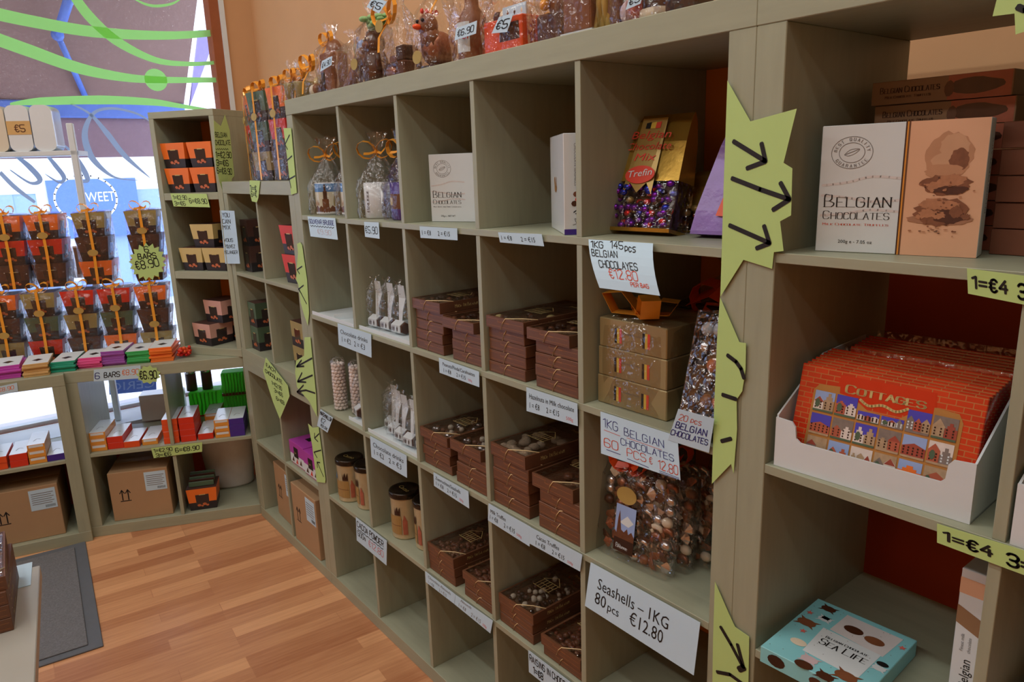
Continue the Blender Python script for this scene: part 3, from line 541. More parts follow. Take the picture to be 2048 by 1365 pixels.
strip('wide yellow paper with three left arrows on the far frame', [(609, 675), (620.6, 674.6), (626, 730), (632, 789), (634, 834), (618, 803), (594, 775), (590.3, 745), (592, 722), (608, 712)], [[(624, 717), (593, 734)], [(603, 721), (593, 734), (608, 733)], [(625, 751), (595, 764)], [(604, 746), (595, 764), (612, 765)], [(630, 787), (612, 781), (594, 784)], [(607, 771), (594, 785), (607, 792)]], wd=.007)
strip('lowest yellow arrow paper on the far frame beside the purple boxes', [(616, 847.7), (625, 856), (637, 854.7), (651, 960), (650, 966.7), (633.5, 964.4), (624, 890)], [[(638, 868), (629, 877), (636, 884)], [(629, 867), (629, 877)], [(642, 901), (628, 905), (634, 916)], [(635, 926), (647, 954)], [(640, 926), (634, 925), (635, 936)]], wd=.005)
strip('yellow zigzag corner of paper at the upper right edge', [(1998, -20), (1985, 32.6), (2029, 27), (2031, 69), (2060, 60), (2110, 90), (2120, -20)], [[(2036, 14), (2050, 20), (2080, 10)]], grp=None)
pD = (FD(TW, .004, 0)+FD.r*.003, -FD.r)
strip('tall yellow jagged price paper on the side of the corner tower', [(427.4, 240.5), (441.7, 252.3), (450, 229.6), (459.4, 260.8), (468.7, 351.7), (464, 358), (462.8, 373.6), (456, 368), (447.6, 389.6), (438.4, 361.8), (432, 330)], [([(431 + i*2, 297+(i % 2)*3) for i in range(14)], .002)], plane=pD,
    lines=[('BELGIAN', 431, 274, 454, 275, .019, .15), ('CHOCOLATE', 431, 290, 461, 290, .019, .15), ('1=€2.90', 432, 315, 463, 316, .024, .14), ('3=€6', 433, 331, 457, 332, .024, .14), ('6=€8.90', 434, 347, 464, 349, .024, .14)], grp=None)
pDf = (FD(0, -.0025, 0), FD.d)
sign('yellow price strip on the upper shelf of the corner tower', [(340.6, 387), (413, 388), (419.8, 415), (347.4, 413)], [('1=€2.90', 'hand', .3, .05, .46, 'ink', .15, .38), ('3=€6', 'hand', .3, .05, .9, 'ink', .15, .3), ('6=€8.90', 'hand', .34, .48, .72, 'ink', .15, .48)], m='yellow', plane=pDf)
sign('tall white YOU CAN MIX note hanging beside the corner tower', [(439.3, 421), (468.4, 421.9), (480, 527.8), (450.6, 527.8)], [('YOU', 'hand', .075, .16, .12, 'ink', .13, .5), ('CAN', 'hand', .075, .12, .24, 'ink', .13, .55), ('MIX', 'hand', .075, .12, .35, 'ink', .13, .5), ('VOUS', 'hand', .06, .1, .58, 'ink', .14, .6), ('POUVEZ', 'hand', .06, .1, .7, 'ink', .14, .7), ('MELANGER', 'hand', .06, .05, .81, 'ink', .14, .88)], xs=(-.008, -.008))
sx = -.004
strip('small curled yellow note on the top edge of the stacked shelf', [(499, 361), (520, 361.8), (516.7, 396.4), (513.5, 405.3), (503.8, 402.9), (499.8, 386.7)], [], lines=[('1=€', 501, 381, 514, 383, .02, .14), ('6=€', 503, 393, 514, 394, .02, .14)], grp=None)
strip('yellow diamond paper with handwritten prices between the two stacked shelves', [(531.5, 715), (575.5, 772), (579, 793), (559.6, 839), (545.6, 803.7), (526, 742)], [], lines=[('EACH', 533, 733, 551, 747, .015, .15), ('CHOCOLATE', 531, 745, 565, 769, .015, .17), ('1=€2.90', 544, 769, 564, 782, .016, .15), ('3=€6', 549, 784, 566, 795, .016, .15), ('6=€8', 553, 800, 569, 811, .016, .15)], plane_x=-.009, grp=None)
pC = (FC(0, -.003, 0), FC.d); pL = (FL(0, -.003, 0), FL.d)
sign('white 6 BARS strip on the low window shelf', [(187.5, 740), (281, 731), (282, 757), (187.5, 763.5)], [('6', 'hand', .5, .03, .8, 'inkblue', .12), ('BARS', 'hand', .4, .22, .74, 'ink', .16, .33), ('€8.90', 'hand', .4, .6, .66, 'inkorange', .12, .36)], plane=pC)
def star(n, cu, cv, ru, rv, inner): return [(cu+math.cos(2*math.pi*i/(2*n))*ru*(1 if i % 2 else inner), cv+math.sin(2*math.pi*i/(2*n))*rv*(1 if i % 2 else inner)) for i in range(2*n)]
strip('curled yellow star note over the 6 BARS strip', star(11, 297, 750, 25, 19, .8), [], plane=(FC(0, -.0045, 0), FC.d), lines=[('€6.90', 280, 759, 314, 757, .035, .16)], grp=None)
sign('yellow price strip on the middle edge of the low window shelf', [(301.8, 897), (404.3, 885), (404.3, 904), (307.6, 917)], [('1=€2.90', 'hand', .34, .04, .48, 'ink', .16, .36), ('3=€6', 'hand', .34, .06, .94, 'ink', .16, .3), ('6=€8.90', 'hand', .42, .46, .72, 'ink', .16, .48)], m='yellow', plane=pC)
sign('white strip with faded orange print on the shelf beside the mat', [(-60, 786), (34, 766), (36, 783), (-60, 805)], [('6 BARS', 'hand', .4, .1, .7, 'ink', .14, .3), ('€8.90', 'hand', .4, .6, .62, 'inkorange', .12, .32)], plane=pL)
# ================================================================== wrapped gifts
def bag_mb(w_, d_, h, neck=None, tuft=.05, n=28, seed=1, m='film', taper=.0, wr=.003):
    """clear bag: rectangular foot, creased body, gathered neck, flared tuft"""
    rnd = random.Random(seed); mb = MB(); rows = []
    zs = [(0, 1, 1), (.15, 1, 1), (.4, 1, 1), (.65, 1, 1), (.85, .98, .98), (1, .9, .9)]
    if neck: zs += [(1+.45*(neck-1), .55, .6), (neck, .13, .16), (neck+tuft/h*.5, .3, .3), (neck+tuft/h, .5, .4)]
    vs = []; fs = []
    for j, (t, kx, ky) in enumerate(zs):
        for i in range(n):
            a = 2*math.pi*i/n; c, s_ = math.cos(a), math.sin(a); q = 1/max(abs(c), abs(s_))**.85
            x = c*q*w_/2*kx*(1+taper*(t-.5)); y = s_*q*d_/2*ky*(1+taper*(t-.5)); e = rnd.uniform(-wr, wr) if j else 0
            vs.append((x+c*e, y+s_*e, t*h+(rnd.uniform(-.006, .006) if neck and j == len(zs)-1 else 0)))
    for j in range(len(zs)-1):
        for i in range(n): i2 = (i+1) % n; fs.append([j*n+i, j*n+i2, (j+1)*n+i2, (j+1)*n+i])
    if not neck: fs.append([(len(zs)-1)*n+i for i in range(n)])
    mb.add(vs, fs, m, True); return mb
def bow(mb, c, s, m='ribbon', seed=0, wd=None):
    rnd = random.Random(seed); c = Vector(c); wd = wd or s*.16
    for sg_ in (-1, 1):
        a = rnd.uniform(.2, .7); pts = [c+Vector((sg_*s*(.5-.5*math.cos(t))*.9, -s*.25*math.sin(t*.5), s*(.42*math.sin(t)+a*.5*(.5-.5*math.cos(t))))) for t in [i*math.pi*2/10 for i in range(11)]]
        mb.band(pts, Vector((0, wd, wd*.3)), m)
        mb.band([c, c+Vector((sg_*s*.3, -s*.2, -s*.1)), c+Vector((sg_*s*.55, -s*.3, s*.1*sg_))], Vector((0, wd*.5, wd*.6)), m)
    mb.sph(c, s*.12, m, 6, 4); return mb
# --- tapered cube boxes with a dark picture window
def cube_mb(c, bw, tw, h, mb=None, z0=0, side=True, lo=.36):
    mb = mb or MB(); b, t = bw/2, tw/2
    def P(face, u, v, off=0):
        r = b+(t-b)*v+off; a = (u*2-1)*(b+(t-b)*v); z = z0+v*h
        return ((a, -r, z), (r, a, z), (-a, r, z), (-r, -a, z))[face]
    for f in range(4):
        mb.add([P(f, 0, 0), P(f, 1, 0), P(f, 1, lo), P(f, 0, lo)], [[0, 1, 2, 3]], 'blackbox'); mb.add([P(f, 0, lo), P(f, 1, lo), P(f, 1, 1), P(f, 0, 1)], [[0, 1, 2, 3]], c)
    mb.add([P(0, 0, 1), P(0, 1, 1), P(2, 0, 1), P(2, 1, 1)], [[0, 1, 2, 3]], 'choco_box' if c != 'black' else 'black'); mb.add([P(0, 0, 0), P(0, 1, 0), P(2, 0, 0), P(2, 1, 0)], [[3, 2, 1, 0]], 'blackbox')
    return mb, P
def cube_window(P, faces=(0, 1)):
    m = MB()
    for f in faces:
        m.add([P(f, .27, .16, .0006), P(f, .73, .16, .0006), P(f, .73, .72, .0006), P(f, .27, .72, .0006)], [[0, 1, 2, 3]], 'window_dark')
        for (u, v, r) in ((.36, .22, .075), (.56, .26, .08), (.66, .20, .06), (.47, .18, .05)):
            pts = [P(f, u+r*math.cos(a*math.pi/4), v+r*.8*math.sin(a*math.pi/4), .0012) for a in range(8)]; m.add(pts, [list(range(8))], 'truffle')
        m.add([P(f, .40, .70, .0013), P(f, .62, .70, .0013), P(f, .62, .735, .0013), P(f, .40, .735, .0013)], [[0, 1, 2, 3]], 'tan')
    return m
CUBES = {}
def cube(c, label, loc, rz, bw=.115, tw=.135, h=.108, group=None):
    key = (c, bw, tw, h)
    if key in CUBES: return dup(CUBES[key], label, loc, rz, group)
    t = CUBES[key] = thing('chocolate_cube_box', label, 'box', loc, rz, group); m, P = cube_mb(c, bw, tw, h); m.build('carton', t); 
    for q in (0, 1): cube_window(P, (q,)).build('window', t)
    return t
D0 = lambda lx, ly, z: FD(lx, ly, z)
gD = 'chocolate cube boxes in the corner tower'
for i, (lx, ly, z, lab) in enumerate(((.095, .085, 0, 'lower left'), (.232, .085, 0, 'lower right'), (.088, .085, .109, 'upper left'), (.232, .085, .109, 'upper right'))):
    cube('orange', f'{lab} orange chocolate box in the top cell of the corner tower', D0(lx, ly, TZ[2]+z+.0005), FD.a, .108, .130, .108, gD)
cube('black', 'black chocolate box behind the orange ones in the corner tower', D0(.232, .23, TZ[2]+.001), FD.a, .11, .112, .26, gD)
for lx, ly, z, lab in ((.11, .085, 0, 'lower left'), (.237, .085, 0, 'lower right'), (.175, .1, .1055, 'upper left'), (.292-.03, .1, .1055, None)):
    if lab: cube('tan', f'{lab} tan chocolate box in the middle cell of the corner tower', D0(lx, ly, TZ[1]+z+.0005), FD.a, .105, .125, .105, gD)
cube('tan', 'tan chocolate box half hidden, upper right, middle cell of the corner tower', D0(.255, .235, TZ[1]+.0005), FD.a, .105, .11, .21, gD)
for lx, ly, z, yw, lab in ((.12, .095, 0, -14, 'front left lower'), (.235, .2, 0, -20, 'right hand lower'), (.17, .13, .1055, -14, 'topmost')):
    cube('pinkbox', f'{lab} pinkish chocolate box in the bottom cell of the corner tower', D0(lx, ly, TZ[0]+z+.0005), FD.a+math.radians(yw), .118, .128, .105, gD)
# E cubes
EZ = [.79+.4032, .79+.05]
gE = 'chocolate cube boxes in the stacked shelf'
for z, lab in ((0, 'lower'), (.112, 'upper')): cube('choco_box', f'{lab} dark brown chocolate box beside the YOU CAN MIX note', FE(.10, .085, EZ[0]+z+.0005), FE.a, .088, .09, .112, gE)
for z, lab in ((0, 'lower'), (.108, 'upper')): cube('greenbox', f'{lab} dark green chocolate box in the stacked shelf', FE(.103, .08, EZ[1]+z+.0005), FE.a, .094, .096, .108, gE)
cube('choco_box', 'dark brown chocolate box behind the green boxes', FE(.14, .27, EZ[1]+.0005), FE.a, .12, .12, .27, gE)
for z, lab in ((0, 'lower'), (.111, 'upper')): cube('red', f'{lab} orange red chocolate box beside the far frame', FE(.61, .095, EZ[0]+z+.0005), FE.a+math.radians(6), .11, .13, .111, gE)
for z, lab in ((0, 'lower'), (.1, 'upper')): cube('olive', f'{lab} golden brown chocolate box beside the far frame', FE(.605, .095, EZ[1]+z+.0005), FE.a, .12, .124, .1, gE)
# --- tied towers of cube boxes in clear wrap
def gift(label, F, lx, ly, z, cols, yaw=0, bw=.108, tw=.138, h=.108, group='ribbon tied towers of boxes on the window shelf', sticker=1, seed=0):
    t = thing('wrapped_box_tower', label, 'gift', F(lx, ly, z), F.a+math.radians(yaw), group)
    for i, c in enumerate(cols):
        m, P = cube_mb(c, bw, tw, h, z0=i*(h+.001)); o = m.build('box', t)
        for q in (0, 1, 3): cube_window(P, (q,)).build('window', o)
        o['label'] = {'orange': 'orange', 'olive': 'olive gold', 'red': 'red', 'choco_box': 'dark brown', 'greenbox': 'green'}[c]+' box'
    H = len(cols)*(h+.001)
    bag_mb(tw+.012, tw+.012, H+.006, seed=seed, wr=.003).build('film', t)
    r = MB(); y = -tw/2-.008; r.band([(.0, y, .004), (.004, y-.002, H*.5), (.0, y, H+.004), (0, 0, H+.012), (0, -y, H+.004)], Vector((.006, 0, 0)), 'ribbon'); bow(r, (0, y*.5, H+.014), .05, seed=seed+3); r.build('ribbon', t)
    s_ = MB(); zc = H*(.72 if sticker == 1 else .45); s_.add([(.022*math.cos(a*math.pi/8), y-.004, zc+.015*math.sin(a*math.pi/8)) for a in range(16)]+[(.022*math.cos(a*math.pi/8), y-.002, zc+.015*math.sin(a*math.pi/8)) for a in range(16)], [list(range(16)), list(range(16, 32))[::-1]]+[[i, 16+i, 16+(i+1) % 16, (i+1) % 16] for i in range(16)], 'goldsticker'); s_.build('sticker', t)
    return t
low = [(-.27, ['olive', 'choco_box', 'orange'], 'first wrapped tower at the picture edge, orange box on top, lower row', 2), (-.115, ['red', 'greenbox', 'olive'], 'lower row wrapped tower of olive, green and red boxes', 1), (.045, ['choco_box', 'olive', 'red'], 'lower row wrapped tower with red over olive box', 1), (.197, ['orange', 'greenbox', 'red'], 'lower row wrapped tower of red, green and orange boxes', 1), (.352, ['olive', 'choco_box', 'orange'], 'lower row wrapped tower beside the corner tower, orange box on top', 2)]
for i, (lx, cols, lab, st) in enumerate(low): gift(lab, FC, lx, .285, .7905, cols, sticker=st, seed=20+i)
up = [(-.205, ['choco_box', 'red', 'orange'], 'upper row wrapped tower cut by the picture edge, orange box on top', 1), (-.055, ['choco_box', 'red', 'orange'], 'upper row wrapped tower of orange, red and dark brown boxes', 1), (.135, ['orange', 'choco_box', 'olive'], 'upper row wrapped tower with olive box on top, orange at bottom', 2), (.352, ['orange', 'choco_box', 'olive'], 'upper row wrapped tower carrying the round yellow price star', 1)]
for i, (lx, cols, lab, st) in enumerate(up): gift(lab, FC, lx, .315, .7905+.345, cols, sticker=st, seed=40+i)
strip('round yellow star sign reading 6 BARS €8.90 on a wrapped tower', star(17, 295, 524, 38, 38, .8), [], plane=(FC(0, .225, 0), FC.d), lines=[('6', 290, 505, 298, 504, .026, .14), ('BARS', 277, 519, 313, 516, .024, .16), ('€8.90', 273, 540, 319, 532, .036, .13)], grp=None)
ge = 'wrapped towers on the stacked shelf'
gift('wrapped tower of red and orange boxes beside the corner tower top', FE, .17, .14, 1.5805, ['choco_box', 'red', 'orange'], yaw=-10, group=ge, seed=60, bw=.09, tw=.115, h=.112); gift('wrapped tower with golden bottom box and grey green boxes on the stacked shelf', FE, .36, .12, 1.5805, ['olive', 'greenbox', 'greenbox'], yaw=8, group=ge, seed=61, bw=.12, tw=.14, h=.112); gift('wrapped tower of red boxes hard against the tall shelf', FE, .55, .12, 1.5805, ['choco_box', 'red', 'orange'], yaw=6, group=ge, seed=62, bw=.11, tw=.13, h=.112)
# --- chocolate bars in coloured stacks
BAR = {}
def bar(c, label, loc, rz, last):
    key = (c, last)
    if key in BAR:
        o = BAR[key].copy(); COL.objects.link(o)
    else:
        m = MB().box((-.048, 0, 0), (.048, .19, .0092), c, .001)
        if last:
            m.flat([(-.046, .002), (.046, .002), (.046, .188), (-.046, .188)], (0, 0, .0092), (1, 0, 0), (0, 1, 0), 'white', .0002)
            m.flat([(.0, .05), (.022, .075), (.0, .1), (-.022, .075)], (0, 0, .0092), (1, 0, 0), (0, 1, 0), 'black', .0004)
        o = BAR[key] = m.build('chocolate_bar')
    o.location = loc; o.rotation_euler = (0, 0, rz); return tag(o, label, 'chocolate bar', f'{c} chocolate bars')
rr = random.Random(5)
for c, nm, F, lx, ly, n in (('orange', 'orange', FC, .395, .038, 7), ('green', 'green', FC, .296, .048, 6), ('violet', 'violet', FC, .196, .05, 7), ('pink', 'pink', FC, .098, .042, 5), ('teal', 'teal', FC, .0, .018, 5), ('sand', 'tan', FL, .69, .03, 6), ('lilac', 'purple', FL, .585, .05, 6)):
    for k in range(n):
        bar(c, f'{nm} chocolate bar, {pos(k, n)} of the {nm} pile on the window shelf', F(lx+rr.uniform(-.004, .004), ly+rr.uniform(-.006, .006), .7905+k*.0095), F.a+math.radians(rr.uniform(-3, 3)), k == n-1)
t = thing('net_bag', 'crumpled red net bag beside the orange bars', 'bag', FC(.485, .10, .79), FC.a)
m = MB(); rr = random.Random(9)
for i in range(26): m.sph((rr.uniform(-.025, .03), rr.uniform(-.03, .03), .012+rr.uniform(0, .03)), (rr.uniform(.006, .014), rr.uniform(.006, .014), rr.uniform(.005, .012)), rr.choice(['red', 'red', 'orangered', 'foil_red']), 6, 4)
m.build('net', t)
# --- long slim boxes in the low window shelves
def slim(c, label, loc, rz, group):
    o = MB()
    if c == 'card': o.box((0, 0, 0), (.066, .19, .029), 'amber', .0008).flat([(.006, .016), (.06, .016), (.06, .027), (.006, .027)], (0, 0, 0), (1, 0, 0), (0, 0, 1), 'whitegloss', .0004)
    else: o.box((0, 0, 0), (.066, .19, .029), c, .0008)
    o.flat([(.001, .001), (.065, .001), (.065, .189), (.001, .189)], (0, 0, .029), (1, 0, 0), (0, 1, 0), 'whitegloss', .0003)
    o.strokes([(.02, .05), (.03, .08), (.045, .07)], .003, (0, 0, .029), (1, 0, 0), (0, 1, 0), 'grey', .0005, 3)
    o = o.build('slim_box', None, loc, rz); return tag(o, label, 'box', group)
zc = .4032+.0005
gs = 'slim chocolate boxes in the low window shelves'
def slims(F, lx, ly, n, c, nm, where, yaw=0):
    for k in range(n): slim('card' if c == 'card' else c, f'{nm} slim box, {pos(k, n) if n > 1 else "single one"}, {where}', F(lx+rr.uniform(-.001, .001), ly+rr.uniform(-.001, .002), zc+k*.0295), F.a+math.radians(yaw), gs)
for a in ((.05, .03, 3, 'card', 'brown', 'at the far left of the 6 BARS cell'), (.118, .035, 2, 'red', 'red', 'beside the brown pile in the 6 BARS cell'), (.187, .03, 1, 'orangered', 'orange', 'in the middle of the 6 BARS cell'), (.262, .035, 1, 'card', 'brown', 'next to the divider post of the 6 BARS cell'), ): slims(FC, *a[:2], *a[2:])
for a in ((.358, .02, 4, 'orangered', 'orange', 'below the green wrapped gifts'), (.43, .02, 4, 'red', 'red', 'below the green wrapped gifts'), (.505, .022, 1, 'red', 'red', 'low between piles, below the green gifts'), (.58, .018, 3, 'card', 'brown', 'below the green wrapped gifts')): slims(FC, *a[:2], *a[2:])
slims(FC, .648, .015, 3, 'deep_purple', 'purple', 'in the corner below the green gifts')
slims(FC, .51, .23, 2, 'card', 'tan', 'at the back below the green gifts', -2)
for a in ((.46, .02, 2, 'orangered', 'orange', 'at the picture edge above the carton'), (.535, .02, 2, 'red', 'red', 'beside the orange boxes at the picture edge'), (.605, .02, 3, 'card', 'brown', 'above the carton by the mat'), (.672, .02, 1, 'deep_purple', 'purple', 'above the carton by the mat')): slims(FL, *a[:2], *a[2:])
# window display behind the low shelf
tag(MB().box((0, 0, 0), (.20, .10, .135), 'whitegloss', .002).flat([(.155, .06), (.175, .11), (.195, .06), (.185, .06), (.175, .085), (.165, .06)], (0, 0, 0), (1, 0, 0), (0, 0, 1), 'red', .0005).build('gift_box', None, FC(.19, .40, .4062), FC.a), 'white box with red ribbon mark behind the slim boxes', 'box')
cs = [aty(q[0], q[1], YG+.022) for q in ((217, 756), (312, 747), (313, 781), (219, 790))]; P = bil(cs); sg = MB(); sg.add([P(u, v, o_) for o_ in (0, -.003) for u, v in ((0, 0), (1, 0), (1, 1), (0, 1))], [[3, 2, 1, 0], [4, 5, 6, 7], [0, 1, 5, 4], [1, 2, 6, 5], [2, 3, 7, 6], [3, 0, 4, 7]], 'steel_blue')
v, f, wd = text2d('CERIC', 'sans'); sg.add([P(.96-q.x/wd*.92, .8-q.y*.5, .0008) for q in v], f, 'sky_p'); tag(sg.build('window_sign'), 'blue sign with mirrored letters on the glass behind the slim boxes', 'sign')
def wrapg(label, lx, ly, z, a, b, c, band=False):
    t = thing('wrapped_gift', label, 'gift', FC(lx, ly, z), FC.a, 'green wrapped gifts'); m = MB().box((0, 0, 0), (a, b, c), 'greenwrap', .006)
    for i in range(7): m.tube([(a*(.1+.12*i), -.001, .004), (a*(.16+.11*i), -.004, c*.5), (a*(.12+.12*i), -.001, c-.004)], .004, 'greenwrap', 5)
    m.build('wrap', t)
    if band: MB().box((-.002, -.004, 0), (a+.002, b+.002, .014), 'brown').build('ribbon', t)
    return t
wrapg('green wrapped gift lying flat behind the slim boxes', .42, .40, .4062, .16, .10, .125); wrapg('green wrapped gift tied with brown ribbon, lower right one', .59, .36, .4062, .13, .09, .10); wrapg('upper green wrapped gift with brown ribbon beside the corner', .59, .36, .5075, .13, .09, .12, True)
for lx, lab in ((.43, 'left of the pair'), (.505, 'right of the pair')):
    t = thing('canister', f'dark brown cylinder standing on green gift, {lab}', 'canister', FC(lx+.005, .45, .5322), 0, 'dark cylinders on the green gift'); MB().lathe([(.026, 0), (.026, .09)], 'choco_box', 16).build('body', t); MB().lathe([(.0265, .091), (.0265, .105), (.02, .108)], 'silver', 16).build('cap', t)
# cartons
def carton(label, loc, rz, w_, d_, h):
    t = thing('carton', label, 'carton', loc, rz, 'brown cardboard cartons'); m = MB().box((0, 0, 0), (w_, d_, h), 'card', .002)
    X, Y = (1, 0, 0), (0, 0, 1)
    for x in (.05, .075): m.strokes([(x, h*.42), (x, h*.62)], .005, (0, 0, 0), X, Y, 'ink', .0006, 1).strokes([(x-.01, h*.56), (x, h*.63), (x+.01, h*.56)], .004, (0, 0, 0), X, Y, 'ink', .0006, 1)
    m.strokes([(.04, h*.40), (.085, h*.40)], .004, (0, 0, 0), X, Y, 'ink', .0006, 1); m.build('box', t)
    MB().box((0, d_*.42, h), (w_, d_*.58, h+.0008), 'tape').build('tape', t)
    l = MB().box((w_*.60, -.0012, h*.55), (w_*.96, -.0003, h*.94), 'paper')
    for i in range(6): l.flat([(w_*.63, h*(.86-.04*i)), (w_*(.93-.03*(i % 2)), h*(.86-.04*i)), (w_*(.93-.03*(i % 2)), h*(.872-.04*i)), (w_*.63, h*(.872-.04*i))], (0, -.0012, 0), X, Y, 'grey', .0004)
    for i in range(14): l.flat([(w_*(.80+.01*i), h*.58), (w_*(.804+.01*i), h*.58), (w_*(.804+.01*i), h*.63), (w_*(.80+.01*i), h*.63)], (0, -.0012, 0), X, Y, 'ink', .0004)
    l.build('label', t); return t
carton('cardboard carton in the low window shelf with white label', FC(.095, .03, .0505), FC.a, .255, .30, .238); carton('cardboard carton beside the dark mat, cut by the picture edge', FL(.408, .03, .0505), FL.a, .28, .30, .245)
carton('cardboard carton deeper in the low stacked shelf, corner side', FE(.13, .04, .0505), FE.a+math.radians(-2), .25, .30, .262); carton('cardboard carton at the front of the low stacked shelf, beside the far frame', FE(.425, .005, .0505), FE.a+math.radians(0), .255, .31, .268)
# open orange display box with cards
t = thing('display_box', 'black and orange open box of dark green cards, low window shelf', 'box', FC(.485, .09, .0505), FC.a)
m, P = cube_mb('orange', .118, .135, .11, side=False); m.build('carton', t); cube_window(P, (0,)).build('window', t)
for i in range(5): MB().box((-.056, -.04+i*.018, .112), (.056, -.032+i*.018, .135+.006*i), ('greenbox', 'brown_dark')[i % 2], .001).build('card', t)
t = thing('plastic_tub', 'white plastic tub behind the orange display box', 'tub', FC(.588, .30, .0505), FC.a); MB().lathe([(.095, 0), (.108, .012), (.138, .30), (.142, .305), (.138, .31)], 'tub', 28, sx=1, sy=.55).build('body', t)
# purple gift boxes
def purp(label, loc, rz):
    t = thing('gift_box', label, 'box', loc, rz, 'purple boxes'); m = MB().box((0, 0, .008), (.15, .13, .05), 'white', .001).box((-.001, -.001, .05), (.151, .131, .105), 'magenta', .001).box((.004, .004, 0), (.146, .126, .008), 'pinktape')
    m.box((.045, -.0016, .04), (.09, -.0008, .085), 'black')
    m.text('bon', (.052, -.0017, .057), (1, 0, 0), (0, 0, 1), .01, 'tan', 'caps', .15)
    for x, z in ((.03, .028), (.07, .026), (.11, .03)): m.flat([(x-.012, z-.012), (x+.012, z-.012), (x+.004, z+.012)], (0, 0, 0), (1, 0, 0), (0, 0, 1), 'choc' if x != .07 else 'red', .0006)
    m.box((.05, .05, .105), (.09, .085, .1056), 'black'); m.build('carton', t); return t
purp('purple and white chocolate box, the one nearer the corner', FE(.425, .02, .4037), FE.a); purp('purple and white chocolate box tucked against the far frame', FE(.585, .015, .4037), FE.a+math.radians(0))
# ================================================================== cells of the tall shelf
def wy(y): return y
# mugs in clear bags
def mug(label, x, y, rz, style, seed):
    t = thing('wrapped_mug', label, 'mug', (x, y, ZR[1]+.0005), rz, 'wrapped mugs'); r, h = .050, .108
    base = {'pic': 'whitegloss', 'white': 'whitegloss', 'purple': 'deep_purple'}[style]
    m = MB().lathe([(.0, 0), (r-.004, 0), (r, .004), (r, h), (r-.004, h), (r-.004, .006), (0, .006)], base, 32)
    def C(u, v, off=.0005): a = -math.pi/2-1.15+2.3*u; return ((r+off)*math.cos(a), (r+off)*math.sin(a), v*h)
    def patch(u0, u1, v0, v1, mm, off=.0006, n=8, top=None):
        vs = [C(u0+(u1-u0)*i/n, v0, off) for i in range(n+1)]+[C(u0+(u1-u0)*i/n, v1 if not top else v0+(v1-v0)*top[i % len(top)], off) for i in range(n+1)]; m.add(vs, [[i, i+1, n+2+i, n+1+i] for i in range(n)], mm)
    if style == 'pic':
        patch(0, 1, .72, .98, 'mugblue', n=14); patch(0, 1, .08, .72, 'mugcream', n=14); patch(0, 1, .08, .3, 'mugbrown', .0009, 14, (1, .7, .9, 1, .6)); patch(.42, .62, .08, .5, 'mugbrown', .0011); patch(.46, .58, .5, .75, 'choc_dark', .0011); patch(.49, .55, .75, .95, 'choc_dark', .0012, 4); patch(.08, .3, .3, .48, 'house_b', .001, 6, (.6, 1, .5)); patch(.75, .86, .28, .6, 'olive', .0011, 6, (.5, .9, 1, .8)); patch(0, 1, .05, .1, 'whitegloss', .0012, 14)
    if style == 'white':
        v, f, wd = text2d('BRUGGE', 'caps', .16); m.add([C(.30-p[1]*.09, .2+p[0]/wd*.62, .0012) for p in v], f, 'grey')
    if style == 'purple': patch(.1, .9, .3, .7, 'brown', .0008, 10); patch(.3, .5, .4, .6, 'tan', .001, 4)
    m.build('cup', t)
    a = .9 if style != 'white' else -.75; c, s_ = math.cos(a), math.sin(a)
    if style == 'white': c, s_ = math.cos(-1.15), math.sin(-1.15)
    MB().tube([(c*(r+.026*math.sin(k*math.pi/8)-.003), s_*(r+.026*math.sin(k*math.pi/8)-.003), 0.054-.033*math.cos(k*math.pi/8)) for k in range(9)], .006, base, 8).build('handle', t)
    bag_mb(.122, .122, .115, 1.72, .06, seed=seed, wr=.005).build('film', t); b = MB(); bow(b, (0, -.01, .20), .062, seed=seed, wd=.006); b.build('ribbon', t); return t
mug('wrapped mug printed with a belfry tower under blue sky', .085, 1.735, RZ+.75, 'pic', 1); mug('second wrapped picture mug, half hidden by the divider', .115, 1.598, RZ+.75, 'pic', 2); mug('plain white wrapped mug with upright lettering', .085, 1.372, RZ+.75, 'white', 3); mug('dark purple wrapped mug half hidden by a divider', .095, 1.225, RZ, 'purple', 4)
def house_text(m, O, X, Y, s):   # round seal
    O, X, Y = Vector(O), Vector(X), Vector(Y)
    for rad in (1, .62): m.strokes([(rad*s*1.25*math.cos(a*math.pi/16), rad*s*math.sin(a*math.pi/16)) for a in range(33)], s*.035, O, X, Y, 'grey', .0004, 1)
    for txt, a0, a1, fl in (('BEST QUALITY', 170, 10, 1), ('GUARANTEE', 215, 325, -1)):
        for i, ch in enumerate(txt):
            if ch == ' ': continue
            a = math.radians(a0+(a1-a0)*i/(len(txt)-1)); c = Vector((1.02*s*math.cos(a), .80*s*math.sin(a))); tdir = Vector((math.sin(a), -math.cos(a)))*fl
            rr_ = s*.74 if fl > 0 else s*.92; pp = O+X*(rr_*1.25*math.cos(a)-tdir.x*s*.05)+Y*(rr_*math.sin(a)-tdir.y*s*.05)
            m.text(ch, pp, X*tdir.x+Y*tdir.y, (Y*tdir.x-X*tdir.y), s*.18, 'grey', 'caps', .2, off=.0004)
    m.strokes([(-.45*s, -.12*s), (-.1*s, .18*s), (.45*s, .22*s), (.2*s, -.05*s), (-.2*s, -.2*s), (-.45*s, -.12*s)], s*.03, O, X, Y, 'grey', .0004, 3); m.strokes([(-.38*s, -.1*s), (0, .04*s), (.4*s, .2*s)], s*.04, O, X, Y, 'grey', .0004, 3)
